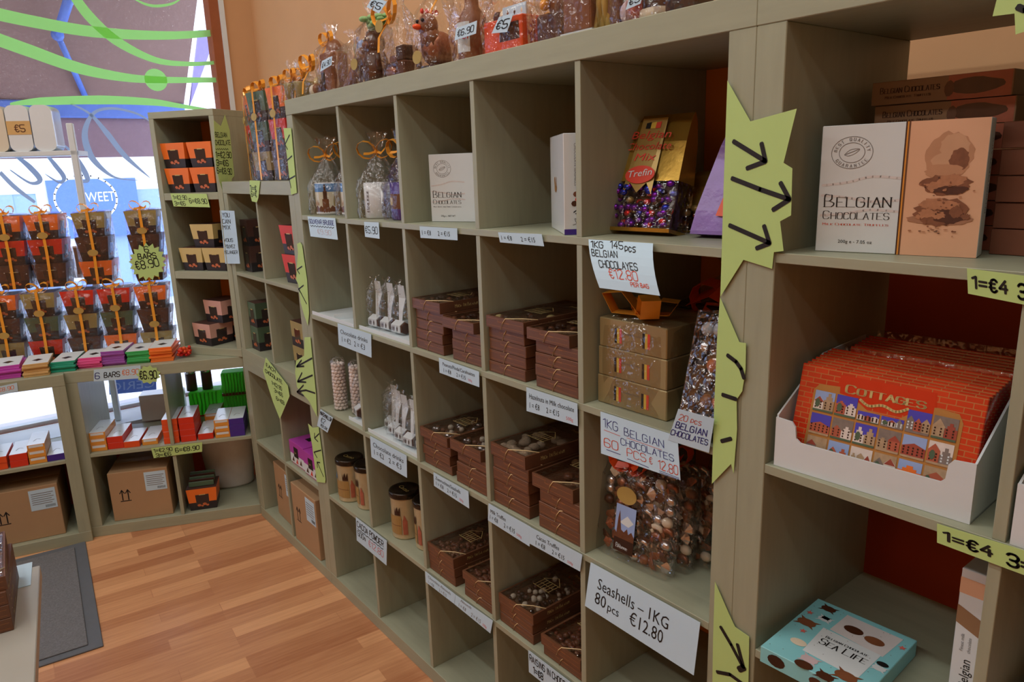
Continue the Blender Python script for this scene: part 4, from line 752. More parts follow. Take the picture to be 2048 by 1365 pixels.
def belg(label, loc, rz, w_, h, d_, sub, photo=True, weight='200g ℮ - 7.05 oz'):
    t = thing('chocolate_gift_box', label, 'box', loc, rz, 'white boxes of Belgian chocolates'); X, Y = Vector((1, 0, 0)), Vector((0, 0, 1))
    m = MB().box((0, 0, 0), (w_, d_, h), 'white', .001, None); k = h/.187
    for z, a in ((.10, .004), (.085, -.003), (.055, .003)): m.strokes([(.005, z*k), (.04*k, (z+a)*k), (.075*k, (z+a*3)*k), (.115*k, (z+a*2.2)*k)], .0035*k, (0, 0, 0), X, Y, 'swirl', .0003, 4)
    house_text(m, (.044*k, 0, .147*k), X, Y, .023*k)
    m.text('BELGIAN', (.010*k, 0, .068*k), X, Y, .0175*k, 'ink', 'caps', .085, width=.092*k); m.text('CHOCOLATES', (.009*k, 0, .050*k), X, Y, .0118*k, 'ink', 'caps', .085, width=.092*k); m.text(sub, (.009*k, 0, .0405*k), X, Y, .0032*k, 'inkred' if photo else 'grey', 'caps', .13, width=.092*k)
    m.text('200g e - 7.05 oz' if photo else '375g e - NET WT', (.033*k, 0, .014*k), X, Y, .005*k, 'ink', 'sans', width=.048*k); m.text('BELGIAN CHOCOLATES', (w_, d_*.72, .06*k), (0, 0, 1), (0, -1, 0), .008, 'grey', 'caps', .14, width=.10*k); m.build('carton', t)
    if photo:
        p = MB(); p.flat([(.118*k, 0), (w_-.0005, 0), (w_-.0005, h), (.118*k, h)], (0, 0, 0), X, Y, 'peach', .0005)
        for x, mm in ((.1135, 'brown_dark'), (.1155, 'amber'), (.1175, 'brown')): p.flat([(x*k, 0), ((x+.0022)*k, 0), ((x+.0022)*k, h), (x*k, h)], (0, 0, 0), X, Y, mm, .0008)
        rnd = random.Random(11)
        def blob(cx, cy, rx, ry, mm, off, jag=.25, n=18): p.flat([(cx+rx*math.cos(a*2*math.pi/n)*(1+rnd.uniform(-jag, jag)), cy+ry*math.sin(a*2*math.pi/n)*(1+rnd.uniform(-jag, jag))) for a in range(n)], (0, 0, 0), X, Y, mm, off)
        L_ = [(.170, .140, .030, .030, 'tr_blur', .08), (.176, .150, .018, .018, 'tr_blur2', .08), (.163, .131, .014, .012, 'tr_blur2', .1), (.183, .132, .012, .016, 'tr_mid', .12), (.166, .118, .024, .010, 'tr_blur', .1), (.170, .100, .030, .014, 'tr_mid', .16), (.176, .106, .018, .008, 'tr_light', .2), (.160, .097, .014, .008, 'tr_light', .2), (.178, .092, .02, .006, 'tr_dark', .2),
          (.166, .052, .040, .008, 'tr_shadow', .1), (.167, .063, .034, .019, 'tr_mid', .14), (.158, .073, .018, .008, 'tr_light', .2), (.176, .071, .013, .006, 'tr_light', .22), (.150, .060, .010, .006, 'tr_light', .25), (.178, .056, .020, .010, 'tr_dark', .16), (.164, .058, .009, .005, 'tr_light', .25), (.186, .063, .008, .008, 'tr_mid', .2), (.141, .055, .006, .003, 'tr_light', .3), (.198, .056, .006, .004, 'tr_mid', .3)]
        for i_, (cx, cy, rx, ry, mm, jg) in enumerate(L_): blob(cx*k, cy*k, rx*k*.98, ry*k, mm, .0008+.00008*i_, jg, 30)
        for i_ in range(46): blob((.165+rnd.gauss(0, .016))*k, rnd.choice((rnd.uniform(.028, .048), rnd.uniform(.05, .11)))*k, rnd.uniform(.0008, .003), rnd.uniform(.0006, .0016), rnd.choice(['tr_dark', 'tr_light', 'tr_mid']), .0025, .4, 7)
        p.build('picture_panel', t)['label'] = 'peach panel with truffle picture'
    return t
belg('large white and peach truffle box facing front in the right shelf', (.053, -.086, ZR[1]+.0005), RZ+math.radians(12.5), .216, .187, .042, 'MILK CHOCOLATE TRUFFLES')
belg('white box peeking out behind the white and peach truffle box', (.108, -.068, ZR[1]+.0005), RZ+math.radians(9), .21, .178, .042, 'MILK CHOCOLATE TRUFFLES', False)
belg('white lettered chocolate box half hidden behind a divider', (.075, 1.066, ZR[1]+.0005), RZ+math.radians(24), .19, .181, .042, 'MILK WHITE AND DARK CHOCOLATES', False)
# brown truffle boxes behind
gb = 'tan truffle boxes stacked behind the white box'
def tanbox(label, loc, rz, w_=.205, h=.036, d_=.15, plain=False):
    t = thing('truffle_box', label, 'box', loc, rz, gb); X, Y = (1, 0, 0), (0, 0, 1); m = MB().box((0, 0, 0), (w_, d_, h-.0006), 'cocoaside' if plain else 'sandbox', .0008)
    if plain: m.build('carton', t); return t
    m.flat([(w_*.57, .0), (w_*.99, 0), (w_*.99, h-.001), (w_*.57, h-.001)], (0, 0, 0), X, Y, 'cocoaprint', .0004); rnd = random.Random(2)
    m.flat([(w_*(.75+.17*math.cos(a*.4)*(1+rnd.uniform(-.2, .2))), h*(.5+.33*math.sin(a*.4))) for a in range(16)], (0, 0, 0), X, Y, 'choc', .0007); m.flat([(w_*(.58+.035*math.cos(a*.7)), h*(.45+.35*math.sin(a*.7)*(1+rnd.uniform(-.3, .3)))) for a in range(9)], (0, 0, 0), X, Y, 'brown', .0008)
    m.text('BELGIAN CHOCOLATES', (w_*.07, 0, h*.48), X, Y, h*.24, 'brown_dark', 'caps', .15, width=w_*.44); m.text('MILK CHOCOLATE TRUFFLES', (w_*.11, 0, h*.26), X, Y, h*.1, 'brown', 'caps', .2, width=w_*.34)
    m.build('carton', t); return t
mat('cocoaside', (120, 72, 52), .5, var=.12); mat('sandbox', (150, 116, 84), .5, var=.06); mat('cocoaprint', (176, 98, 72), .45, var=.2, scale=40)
for k in range(7): tanbox(f'tan truffle box, {pos(k, 7)} of the stack behind the white box', (.20+.002*(k % 2), -.083-.003*(k % 3), ZR[1]+.0005+k*.0365), RZ+math.radians(0), .2)
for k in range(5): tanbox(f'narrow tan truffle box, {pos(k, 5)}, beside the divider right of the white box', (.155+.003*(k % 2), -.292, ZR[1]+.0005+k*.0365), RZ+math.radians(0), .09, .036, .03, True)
# upright white pack
t = thing('upright_box', 'white chocolate box standing on end with purple foot', 'box', (.012, .449, ZR[1]+.0005), RZ+math.radians(56)); X, Y = Vector((1, 0, 0)), Vector((0, 0, 1)); h = .205
m = MB().box((0, 0, 0), (.05, .21, h), 'whitegloss', .0012).flat([(0, 0), (.05, 0), (.05, .0115), (0, .0115)], (0, 0, 0), X, Y, 'deep_purple', .0005); m.text('CHOCOLATE SEASHELLS', (.022, 0, .185), (0, 0, -1), (1, 0, 0), .0055, 'grey', 'sans', width=.085)
for x, z, c_ in ((.026, .083, 'copper'), (.030, .072, 'flagred'), (.022, .064, 'choc')): m.flat([(x+.007*math.cos(a), z+.006*math.sin(a*1.0)) for a in [i*.785 for i in range(8)]], (0, 0, 0), X, Y, c_, .0006)
m.strokes([(.02, .046), (.027, .05), (.034, .047), (.024, .043)], .002, (0, 0, 0), X, Y, 'black', .0006, 3); m.strokes([(.018, .02), (.032, .026), (.022, .033), (.03, .018), (.034, .034)], .0012, (0, 0, 0), X, Y, 'grey', .0006, 4)
for a in range(5): m.flat([(.085+.012*math.cos(a*1.25+i*.8)*(1 if i % 2 else .3)+(a-2)*.006, .10+.018*math.sin(a*1.25+i*.8)) for i in range(5)], (0, .21, 0), (0, -1, 0), Y, 'frame_gold', .0005)
m.build('carton', t)
# gold bag of mixed sweets
def pouch(name, label, loc, rot, w_, d_, h, top='gold', low=None, seed=0, split=.42, tw=.82):
    t = thing(name, label, 'bag', loc, 0); t.rotation_euler = rot; rnd = random.Random(seed); m = MB(); n = 12; rows = [(0, 1, 1), (.03, 1, 1.05), (.2, 1.02, 1.02), (split, 1, .9), (.75, .97, .66), (.93, .94, .35), (1, .92, .06)]
    def P(j, i):
        t_, kx, ky = rows[j]; kx = 1+(kx*(tw+(1-tw)*(1-t_))-1); a = 2*math.pi*i/24; c, s_ = math.cos(a), math.sin(a); q = 1/max(abs(c), abs(s_))
        return (c*q*w_/2*kx, s_*q*d_/2*ky+d_*.25*t_, t_*h)
    vs = [P(j, i) for j in range(len(rows)) for i in range(24)]
    for j in range(len(rows)-1): m.add([vs[j*24+i] for i in range(24)]+[vs[(j+1)*24+i] for i in range(24)], [[i, (i+1) % 24, 24+(i+1) % 24, 24+i] for i in range(24)], (low if low and 0 < rows[j+1][0] <= split and j > 0 else top))
    m.add([vs[i] for i in range(24)], [list(range(24))[::-1]], top); return t, m
t, m = pouch('sweet_bag', 'large gold bag of mixed foil wrapped chocolates', (.118, .338, ZR[1]+.001), (math.radians(-14), 0, RZ+.10), .185, .062, .246, 'gold', 'film', 4, tw=.94); m.build('pouch', t)
X = Vector((1, 0, 0)); Yv = Vector((0, .24, .97)).normalized(); p = MB(); fy = lambda z: -.031*(1.0-.62*max(0, (z-.1)/.145)) +.0155*z/.243-.0035
def onbag(pts, mm, off=0): p.add([(a, fy(b)-off, b) for a, b in pts], [list(range(len(pts)))], mm)
onbag([(-.03, .235), (.03, .235), (.036, .075), (.02, .098), (0, .078), (-.02, .098), (-.036, .075)][::-1], 'goldflat', .001)
for tx, z, s_, w2 in (('Belgian', .192, .017, .095), ('Chocolate', .168, .016, .11), ('Mix', .145, .016, .05)):
    v, f, wd = text2d(tx, 'sans'); p.add([((q.x/wd-.5)*w2+.004*q.y, fy(z+q.y*s_)-.002, z+q.y*s_) for q in v], f, 'flagred')
for i, c_ in enumerate(('black', 'flagyellow', 'flagred')): onbag([(-.018+.012*i, .213), (-.006+.012*i, .213), (-.006+.012*i, .227), (-.018+.012*i, .225)], c_, .002)
onbag([(.036*math.cos(a*math.pi/12), .115+.019*math.sin(a*math.pi/12)) for a in range(24)], 'flagred', .003)
v, f, wd = text2d('Trefin', 'sans'); p.add([((q.x/wd-.5)*.058, fy(.108+q.y*.015+q.x/wd*.006)-.004, .108+q.y*.015+q.x/wd*.006) for q in v], f, 'white'); p.build('printing', t)
m = MB(); rnd = random.Random(8)
for i in range(60): m.sph((rnd.uniform(-.078, .078), rnd.uniform(-.024, .018), .012+rnd.uniform(0, .085)), (.011, .008, .008), rnd.choice(['foil_purple', 'foil_blue', 'foil_red', 'goldflat', 'choc_dark', 'foil_purple']), 6, 4)
for i in range(70): m.sph((rnd.uniform(-.08, .08), rnd.uniform(-.026, -.016), .012+rnd.uniform(0, .085)), (.010, .006, .007), rnd.choice(['foil_purple', 'foil_blue', 'foil_red', 'foil_purple', 'choc_dark']), 6, 4)
m.box((-.08, -.006, .012), (.08, .012, .10), 'choc_dark').build('sweets', t)
t, m = pouch('sweet_bag', 'gold bag lying low behind the large gold bag', (.245, .235, ZR[1]+.001), (0, 0, RZ+.3), .15, .09, .12, 'gold', 'film', 5); m.build('pouch', t)
m = MB()
for i in range(30): m.sph((rnd.uniform(-.06, .06), rnd.uniform(-.036, .03), .01+rnd.uniform(0, .04)), (.011, .008, .008), rnd.choice(['foil_red', 'choc_dark', 'goldflat']), 6, 4)
m.build('sweets', t)
t, m = pouch('sweet_bag', 'purple bag with orange print partly behind the yellow arrow paper', (.16, .128, ZR[1]+.001), (math.radians(-10), 0, RZ+.15), .16, .08, .225, 'purple', None, 6, .42, .55); m.build('pouch', t)
p = MB(); p.add([(-.03, -.0425, .035), (.055, -.0425, .03), (.055, -.034, .085), (.0, -.031, .10), (-.018, -.034, .085)], [[0, 1, 2, 3, 4]], 'orangered'); p.add([(-.01, -.034, .135), (.02, -.034, .14), (.02, -.032, .165), (-.012, -.032, .16)], [[0, 1, 2, 3]], 'paper'); p.add([(.0, -.035, .142), (.012, -.035, .148), (.004, -.034, .157), (-.004, -.034, .15)], [[0, 1, 2, 3]], 'flagred'); p.build('printing', t)
# trays of stirring spoons
def spoon(label, x, y, z, rz, tilt=.25):
    t = thing('stirring_spoon', label, 'chocolate spoon', (x, y, z), rz, 'wrapped chocolate stirring spoons')
    b = MB(); b.M = Matrix.Translation((0, 0, .0205)) @ Matrix.Rotation(math.radians(90), 4, 'Y'); b.lathe([(.0225, -.024), (.0225, .020)], 'white', 6, sm=False); b.lathe([(.0195, .0202), (.0185, .026), (.0, .027)], 'choc', 6, sm=False); b.M = Matrix()
    for a, mm in ((-.012, 'choc'), (.004, 'choc_dark'), (-.02, 'grey')): b.flat([(a, .012), (a+.004, .014), (a+.006, .022), (a+.003, .03), (a-.001, .022)], (0, -.0197, 0), (1, 0, 0), (0, 0, 1), mm, .0004)
    b.build('chocolate_block', t)['label'] = 'hexagonal chocolate block in white sleeve'
    s_ = MB(); s_.band([(0, 0, .041), (0, .004, .075), (-.003, .014, .11), (0, .008, .15)], [Vector((.008, 0, 0)), Vector((.010, 0, 0)), Vector((.017, 0, 0)), Vector((.015, 0, 0))], 'white', .002); s_.strokes([(-.010, .0), (.010, .0)], .0015, (0, .003, .125), (1, 0, 0), (0, .05, 1), 'grey', .004, 1); s_.build('card_handle', t)
    bag_mb(.058, .052, .12, 1.3, .012, n=16, seed=int(y*100), wr=.004, m='film_soft').build('film', t)
    return t
def ptray(label, y0, y1, row, x0=.012, d=.30, divider=None):
    t = thing('display_tray', label, 'tray', (x0, y0, ZR[row]+.0005), RZ); w_ = y0-y1; MB().box((0, 0, 0), (w_, d, .003), 'white').build('base', t); MB().box((0, 0, .003), (w_, .003, .012), 'white').build('lip', t)
    if divider: m = MB(); m.M = Matrix.Translation((divider, .006, .0032)) @ Matrix.Rotation(math.radians(-20), 4, 'Z'); m.box((0, 0, 0), (.004, .25, .02), 'white').build('divider', t)
ptray('white display tray with diagonal divider, nearly empty', 1.797, 1.466, 2, .004, .34, .17); ptray('white display tray under the upper row of stirring spoons', 1.440, 1.113, 2, .010, .30); ptray('white display tray under the lower row of stirring spoons', 1.441, 1.113, 3, .012, .30); ptray('white paper tray beside the marshmallow tubes', 1.60, 1.466, 3, .02, .28)
zt = lambda r: ZR[r]+.0042
spoon('wrapped chocolate spoon lying back in the nearly empty tray', .20, 1.535, zt(2), RZ)
for i, (x, y) in enumerate(((.055, 1.395), (.06, 1.325), (.06, 1.255), (.10, 1.185))): spoon(f'{("first", "second", "third", "fourth")[i]} wrapped chocolate spoon from the left above the upper Chocolate drinks sign', x, y, zt(2), RZ+.12)
for i, (x, y) in enumerate(((.085, 1.395), (.065, 1.335), (.055, 1.275), (.05, 1.212), (.06, 1.152))): spoon(f'{("first", "second", "third", "fourth", "fifth")[i]} wrapped chocolate spoon from the left above the lower Chocolate drinks sign', x, y, zt(3), RZ+.1)
spoon('wrapped chocolate spoon standing beside the marshmallow tubes', .06, 1.585, zt(3), RZ-.3); spoon('wrapped chocolate spoon half hidden by the divider by the marshmallows', .06, 1.515, zt(3), RZ-.3)
def marsh(label, x, y):
    t = thing('marshmallow_tube', label, 'tube', (x, y, ZR[3]+.0005), 0, 'marshmallow tubes'); m = MB(); rnd = random.Random(int(y*1000))
    for j in range(14):
        for i in range(9): a = 2*math.pi*i/9+j*.35; m.sph((.0185*math.cos(a), .0185*math.sin(a), .008+j*.0125), (.0078, .0078, .0068), 'marsh', 6, 4)
    m.build('marshmallows', t); MB().lathe([(.0265, 0), (.0275, .09), (.0268, .185), (.022, .195)], 'film', 20).build('film', t)
marsh('clear tube of white marshmallows nearer the far frame', .052, 1.726); marsh('clear tube of white marshmallows, second from the far frame', .08, 1.640)
def tin(label, x, y, rz, k=1):
    t = thing('cocoa_tin', label, 'tin', (x, y, ZR[4]+.0005), rz, 'cocoa tins'); r, h = .050, .145
    m = MB().lathe([(0, 0), (r-.002, 0), (r, .003), (r, .006), (r-.001, .008), (r-.001, h-.005), (r, h)], 'tinbody', 32)
    def C(u, z, off=.0006): a = -math.pi/2-1.2+2.4*u; return ((r+off)*math.cos(a), (r+off)*math.sin(a), z)
    def patch(u0, u1, z0, z1, mm, off=.0008, n=8, top=None):
        vs = [C(u0+(u1-u0)*i/n, z0, off) for i in range(n+1)]+[C(u0+(u1-u0)*i/n, z1 if not top else z0+(z1-z0)*top[i % len(top)], off) for i in range(n+1)]; m.add(vs, [[i, i+1, n+2+i, n+1+i] for i in range(n)], mm)
    patch(.2, .8, .02, .085, 'tinpanel'); patch(.25, .35, .088, .115, 'mugblue', .001, 4, (.5, 1, .8)); patch(.6, .78, .088, .118, 'choc_dark', .001, 6, (1, .4, .8)); patch(.04, .16, .02, .10, 'choc_milk', .001, 6, (.6, .8, 1, .9, .7)); patch(.84, .97, .02, .09, 'tinfig', .001, 6, (.7, .8, 1, .95, .85, .75)); patch(.22, .78, .05, .052, 'brown', .001); m.build('body', t)
    l = MB().lathe([(r+.002, h), (r+.003, h+.002), (r+.003, h+.016), (r, h+.02), (r-.006, h+.02), (r-.010, h+.017), (0, h+.017)], 'tinlid', 32); l.text('Cacao', (-.028, -.008, h+.0175), (1, 0, 0), (0, 1, 0), .018, 'goldsticker', 'sans', width=.056); l.build('lid', t)
tin('cocoa tin by the far frame, first of four', .062, 1.722, RZ+.25); tin('cocoa tin half behind the divider, second from the far frame', .085, 1.615, RZ-.5); tin('cocoa tin standing in full view right of the CACOA POWDER sign', .075, 1.335, RZ); tin('cocoa tin cut by the divider beside the chocolate almonds', .095, 1.215, RZ-.7)
# gold gift tower
t = thing('wrapped_gold_boxes', 'tower of three gold boxes with Belgian flag stripes and gold bow', 'gift', (.038, .380, ZR[2]+.0005), RZ+.02); w_, d_, h = .186, .19, .0615
for i in range(3):
    m = MB().box((.002*i, .001*i, i*(h+.0005)), (w_-.002*i, d_, i*(h+.0005)+h), 'goldbox', .002)
    for x in (.052, .126):
        for k, c_ in enumerate(('black', 'flagyellow', 'flagred')): m.flat([(x-.004+.0065*k, .013), (x+.0025+.0065*k, .013), (x+.0025+.0065*k, .044), (x-.004+.0065*k, .044)], (.0, .001*i, i*(h+.0005)), (1, 0, 0), (0, 0, 1), c_, .0006)
    m.text('Fine Belgian Pralines', (.072, .001*i, i*h+.034), (1, 0, 0), (0, 0, 1), .004, 'grey', 'sans', width=.045); m.build('box', t)
f_ = bag_mb(w_+.008, d_+.008, 3*h+.008, seed=77, wr=.0035); f_.M = Matrix(); o = f_.build('film', t, (w_/2, d_/2, 0))
r = MB(); c = Vector((.085, .05, 3*h+.006))
for a, s_, up in ((200, .085, .05), (320, .08, .05), (30, .07, .035), (140, .07, .03)):
    d = Vector((math.cos(math.radians(a)), math.sin(math.radians(a)), 0)); r.band([c, c+d*s_*.5+Vector((0, 0, up)), c+d*s_+Vector((0, 0, up*.9)), c+d*s_*.75+Vector((0, 0, .006)), c+Vector((0, 0, .004))], Vector((-d.y, d.x, 0))*.019, 'ribbon')
r.sph(c+Vector((0, 0, .01)), .012, 'ribbon', 8, 6); r.build('bow', t)['label'] = 'wide gold bow'
t = thing('wrapped_gift', 'orange wrapped gift in clear film deep behind the gold boxes', 'gift', (.27, .20, ZR[2]+.0005), RZ, None); MB().box((-.13, -.045, 0), (.09, .06, .20), 'choc_dark', .003).build('box', t)
r = MB(); r.band([(-.09, -.03, .205), (-.02, -.045, .235), (.05, -.03, .205), (.08, .02, .225)], Vector((.004, .022, .012)), 'orangered'); bow(r, (.0, -.02, .205), .09, 'orangered', 3, .015); r.build('ribbon', t); bag_mb(.20, .10, .21, 1.28, .05, seed=80).build('film', t, (-.02, .007, 0))
# clear pack of 20 pralines leaning
t = thing('praline_pack', 'clear window pack of pralines leaning beside the gold boxes', 'box', (.040, .143, ZR[2]+.001), 0, None, (math.radians(-20), math.radians(0), RZ)); t.rotation_euler = (math.radians(-22), math.radians(-6), RZ)
MB().box((0, .0, 0), (.088, .004, .225), 'black', .001).box((0, -.03, 0), (.088, .0, .004), 'black').box((0, -.03, .004), (.003, 0, .225), 'choc_dark').box((.085, -.03, .004), (.088, 0, .225), 'choc_dark').build('tray', t)
m = MB(); rnd = random.Random(4); cc = ['choc', 'choc_dark', 'truffle', 'choc_milk', 'silver', 'choc', 'choc_dark', 'choc_milk', 'white', 'choc']
for j in range(6):
    for i in range(3): m.sph((.017+.027*i, -.014, .022+.034*j), (.0128, .011, .014), 'truffle' if (j, i) == (3, 1) else rnd.choice(cc), 10, 8)
m.build('pralines', t); MB().box((.0, -.0315, .0), (.088, -.0305, .225), 'clear').build('lid_film', t)
# seashell bags
def shells(label, x, y, z, yaw, card):
    t = thing('seashell_bag', label, 'bag', (x, y, z), 0, 'clear bags of seashell chocolates', (math.radians(-8), 0, RZ+yaw)); m = MB(); rnd = random.Random(int(x*1000)); mm = ['silver', 'copper', 'silver', 'choc_milk', 'choc_white', 'silver', 'copper', 'choc']
    for j in range(8):
        for i in range(7):
            x_ = -.078+.026*i+rnd.uniform(-.004, .004); z_ = .018+.0245*j+rnd.uniform(-.004, .004); c_ = rnd.choice(mm); k = rnd.random()
            if k < .35: m.sph((x_, -.012, z_), (.0145, .010, .011), c_, 8, 5)
            elif k < .7:
                m.M = Matrix.Translation((x_, -.012, z_)) @ Matrix.Rotation(rnd.uniform(0, 6), 4, 'Y') @ Matrix.Rotation(math.radians(90), 4, 'X')
                pts = [(.0155*math.cos(a*math.pi/9)*(1 if a % 2 else .9), .0155*math.sin(a*math.pi/9)*(1 if a % 2 else .9), .002) for a in range(10)]; m.add(pts+[(0, -.004, .009)], [[a, a+1, 10] for a in range(9)]+[[9, 0, 10]], c_); m.M = Matrix()
            else: m.tube([(x_+.013*math.cos(a*.8), -.013, z_+.011*math.sin(a*.8)) for a in range(6)], [.003, .006, .0075, .0065, .005, .003], c_, 6)
    m.build('chocolates', t); bag_mb(.198, .042, .205, None, n=28, seed=int(x*999), wr=.004).build('film', t, (0, -.01, 0))
    if card:
        c_ = MB(); X, Y, O = (1, 0, 0), (0, 0, 1), (0, -.0335, 0); c_.box((-.042, -.0335, .02), (.012, -.0328, .125), 'choc_dark'); c_.flat([(-.042, .06), (.012, .06), (.012, .125), (-.042, .125)], O, X, Y, 'sky_p', .0005); c_.flat([(-.03, .085), (-.005, .08), (.008, .092), (-.01, .104)], O, X, Y, 'white', .0007)
        c_.flat([(-.042, .05), (-.042, .066), (-.036, .06), (-.034, .095), (-.031, .112), (-.028, .092), (-.024, .07), (-.016, .066), (-.008, .076), (-.004, .064), (.004, .072), (.012, .062), (.012, .05)], O, X, Y, 'mugbrown', .0009); c_.text('Brugge', (-.034, -.0335, .028), X, Y, .009, 'white', 'caps', .16); c_.build('card', t)['label'] = 'card with church spire'
        s_ = MB(); s_.add([(-.018+.027*math.cos(a*math.pi/10), -.0345, .148+.019*math.sin(a*math.pi/10)) for a in range(20)]+[(-.018+.027*math.cos(a*math.pi/10), -.033, .148+.019*math.sin(a*math.pi/10)) for a in range(20)], [list(range(20)), list(range(20, 40))[::-1]]+[[i, 20+i, 20+(i+1) % 20, (i+1) % 20] for i in range(20)], 'goldsticker'); s_.build('sticker', t)['label'] = 'gold oval sticker'
    r = MB(); bow(r, (-.03, -.01, .212), .055, 'orangered', 5, .01); r.build('bow', t)
    return t
shells('front bag of seashell chocolates with gold sticker and town card', .068, .292, ZR[3]+.001, .06, True); shells('second bag of seashell chocolates, right behind the front bag', .120, .280, ZR[3]+.001, .04, False); shells('third bag of seashell chocolates, deep in the cell', .175, .262, ZR[3]+.001, .0, False); shells('fourth bag of seashell chocolates at the very back', .25, .16, ZR[3]+.001, -.1, False)
# ================================================================== right shelf contents
t = thing('display_tray', 'white cardboard counter tray holding the red picture boxes', 'tray', (.012, -.062, ZR[2]+.0005), RZ+math.radians(2.5)); w_, d_ = .292, .30
m = MB().box((0, 0, 0), (w_, d_, .003), 'white')
fp = [(0, 0), (w_, 0), (w_, .088), (w_-.028, .086), (w_-.034, .078), (w_-.036, .056), (w_-.042, .05), (.044, .05), (.036, .056), (.034, .074), (.028, .082), (0, .084)]
m.flat(fp, (0, 0, 0), (1, 0, 0), (0, 0, 1), 'white', 0, -.003)
for x in (0, w_-.003):
    sp = [(0, 0), (d_, 0), (d_, .17), (.14, .165), (0, .088)]; m.flat(sp, (x, 0, 0), (0, 1, 0), (0, 0, 1), 'white', 0, -.003)
m.box((0, d_-.003, 0), (w_, d_, .14), 'white'); m.build('tray', t)
def brick_mat():
    m, N, L, B = new_mat('brickprint'); tc = N.new('ShaderNodeTexCoord'); mp = N.new('ShaderNodeMapping'); mp.inputs['Rotation'].default_value = (math.radians(90), 0, 0); br = N.new('ShaderNodeTexBrick')
    br.inputs['Scale'].default_value = 1; br.inputs['Brick Width'].default_value = .022; br.inputs['Row Height'].default_value = .0085; br.inputs['Mortar Size'].default_value = .0007
    br.inputs['Color1'].default_value = rgb((214, 62, 28)); br.inputs['Color2'].default_value = rgb((196, 52, 24)); br.inputs['Mortar'].default_value = rgb((190, 120, 70))
    L.new(tc.outputs['Object'], mp.inputs[0]); L.new(mp.outputs[0], br.inputs[0]); L.new(br.outputs[0], B.inputs['Base Color']); B.inputs['Roughness'].default_value = .18; B.inputs['Coat Weight'].default_value = .4
brick_mat(); mat('cott_red', (206, 54, 24), .2, var=.05)
def cottage(front):
    t = None; W2, H2 = .27, .165; X, Y, O = (1, 0, 0), (0, 0, 1), (0, 0, 0)
    m = MB().box((0, 0, 0), (W2, .013, H2), 'brickprint', .0012)
    cx = W2/2; m.flat([(cx-.075, H2-.05), (cx+.075, H2-.05), (cx+.07, H2-.008), (cx-.07, H2-.008)], O, X, Y, 'cott_red', .0003)
    m.text('COTTAGES', (cx, 0, H2-.034), X, Y, .0125, 'tan', 'caps', .18, width=.115, align='c', off=.0012)
    p = None
    if front:
        p = MB(); fr = [(.025, .0), (W2-.025, 0), (W2-.025, .122), (W2-.032, .134), (W2-.065, .136), (W2-.065, .126), (W2-.09, .124), (cx+.025, .108), (cx-.02, .110), (.092, .124), (.068, .128), (.067, .138), (.034, .136), (.026, .126)]
        p.flat(fr, O, X, Y, 'frame_gold', .0006)
        p.strokes([(cx-.034, H2-.040), (cx-.02, H2-.047), (cx, H2-.042), (cx+.02, H2-.047), (cx+.036, H2-.039)], .004, O, X, Y, 'tan', .0013, 4)
        rnd = random.Random(21); kinds = [('house_w', 'sky_p'), ('house_r', 'sky_d'), ('house_w', 'sky_d'), ('gray_p', 'sky_d'), ('gray_p', 'sky_d'), ('house_b', 'gray_p'), ('house_r', 'sky_d'), ('house_r', 'gray_p'), ('house_w', 'sky_d'), ('house_b', 'gray_p'), ('roof_r', 'sky_p'), ('house_r', 'house_w'), ('gray_p', 'house_b'), ('house_r', 'sky_p'), ('house_b', 'house_w'), ('gray_p', 'house_b'), ('orange', 'sky_p'), ('house_r', 'house_b')]
        i = 0
        for r_ in range(3):
            for c_ in range(6):
                x0 = .030+c_*.0355; z1_ = .126-r_*.037-(.018 if r_ == 0 and c_ in (2, 3) else 0); z0 = .126-r_*.037-.033; s_ = .0325; hs, sk = kinds[i]; i += 1
                p.flat([(x0, z0), (x0+s_, z0), (x0+s_, z1_), (x0, z1_)], O, X, Y, sk, .0012); hh = z1_-z0
                n_ = rnd.choice((1, 2, 2, 3)); pal = [hs, 'house_w', 'house_r', 'house_b', 'gray_p', 'roof_r']
                for q in range(n_):
                    a = x0+s_*(q/n_)*.96; b = min(x0+s_, x0+s_*((q+1)/n_)); hw = b-a; bz = z0+hh*rnd.uniform(.42, .62); tz = min(z1_, bz+hh*rnd.uniform(.14, .34)); mm = hs if q == 0 else rnd.choice(pal); kk = rnd.random()
                    if kk < .5: p.flat([(a, z0), (b, z0), (b, bz), (a+hw*.5, tz), (a, bz)], O, X, Y, mm, .0016)
                    else: p.flat([(a, z0), (b, z0), (b, bz), (b-hw*.2, bz), (b-hw*.2, (bz+tz)/2), (b-hw*.36, (bz+tz)/2), (b-hw*.36, tz), (a+hw*.36, tz), (a+hw*.36, (bz+tz)/2), (a+hw*.2, (bz+tz)/2), (a+hw*.2, bz), (a, bz)], O, X, Y, mm, .0016)
                    if kk < .3: p.flat([(a, bz-.001), (b, bz-.001), (a+hw*.5, tz)], O, X, Y, 'roof_r', .00175)
                    cols_ = max(2, int(hw/.006))
                    for e in range(cols_):
                        for g_ in range(3): xa = a+hw*(e+.3)/cols_; za = z0+hh*(.16+.13*g_); p.flat([(xa, za), (xa+.0022, za), (xa+.0022, za+.0026), (xa, za+.0026)], O, X, Y, 'choc_dark' if mm != 'gray_p' else 'white', .0019)
                p.flat([(x0, z0), (x0+s_, z0), (x0+s_, z0+hh*.1), (x0, z0+hh*.1)], O, X, Y, rnd.choice(['gray_p', 'house_b', 'greenbox']), .0021)
                if rnd.random() < .3: p.flat([(x0+s_*(.2+.12*math.cos(e)), z0+hh*(.4+.22*math.sin(e))) for e in [q*.7 for q in range(9)]], O, X, Y, 'greenbox', .0022)
    return m, p
gc = 'red brick patterned picture boxes'
cm, cp = cottage(True)
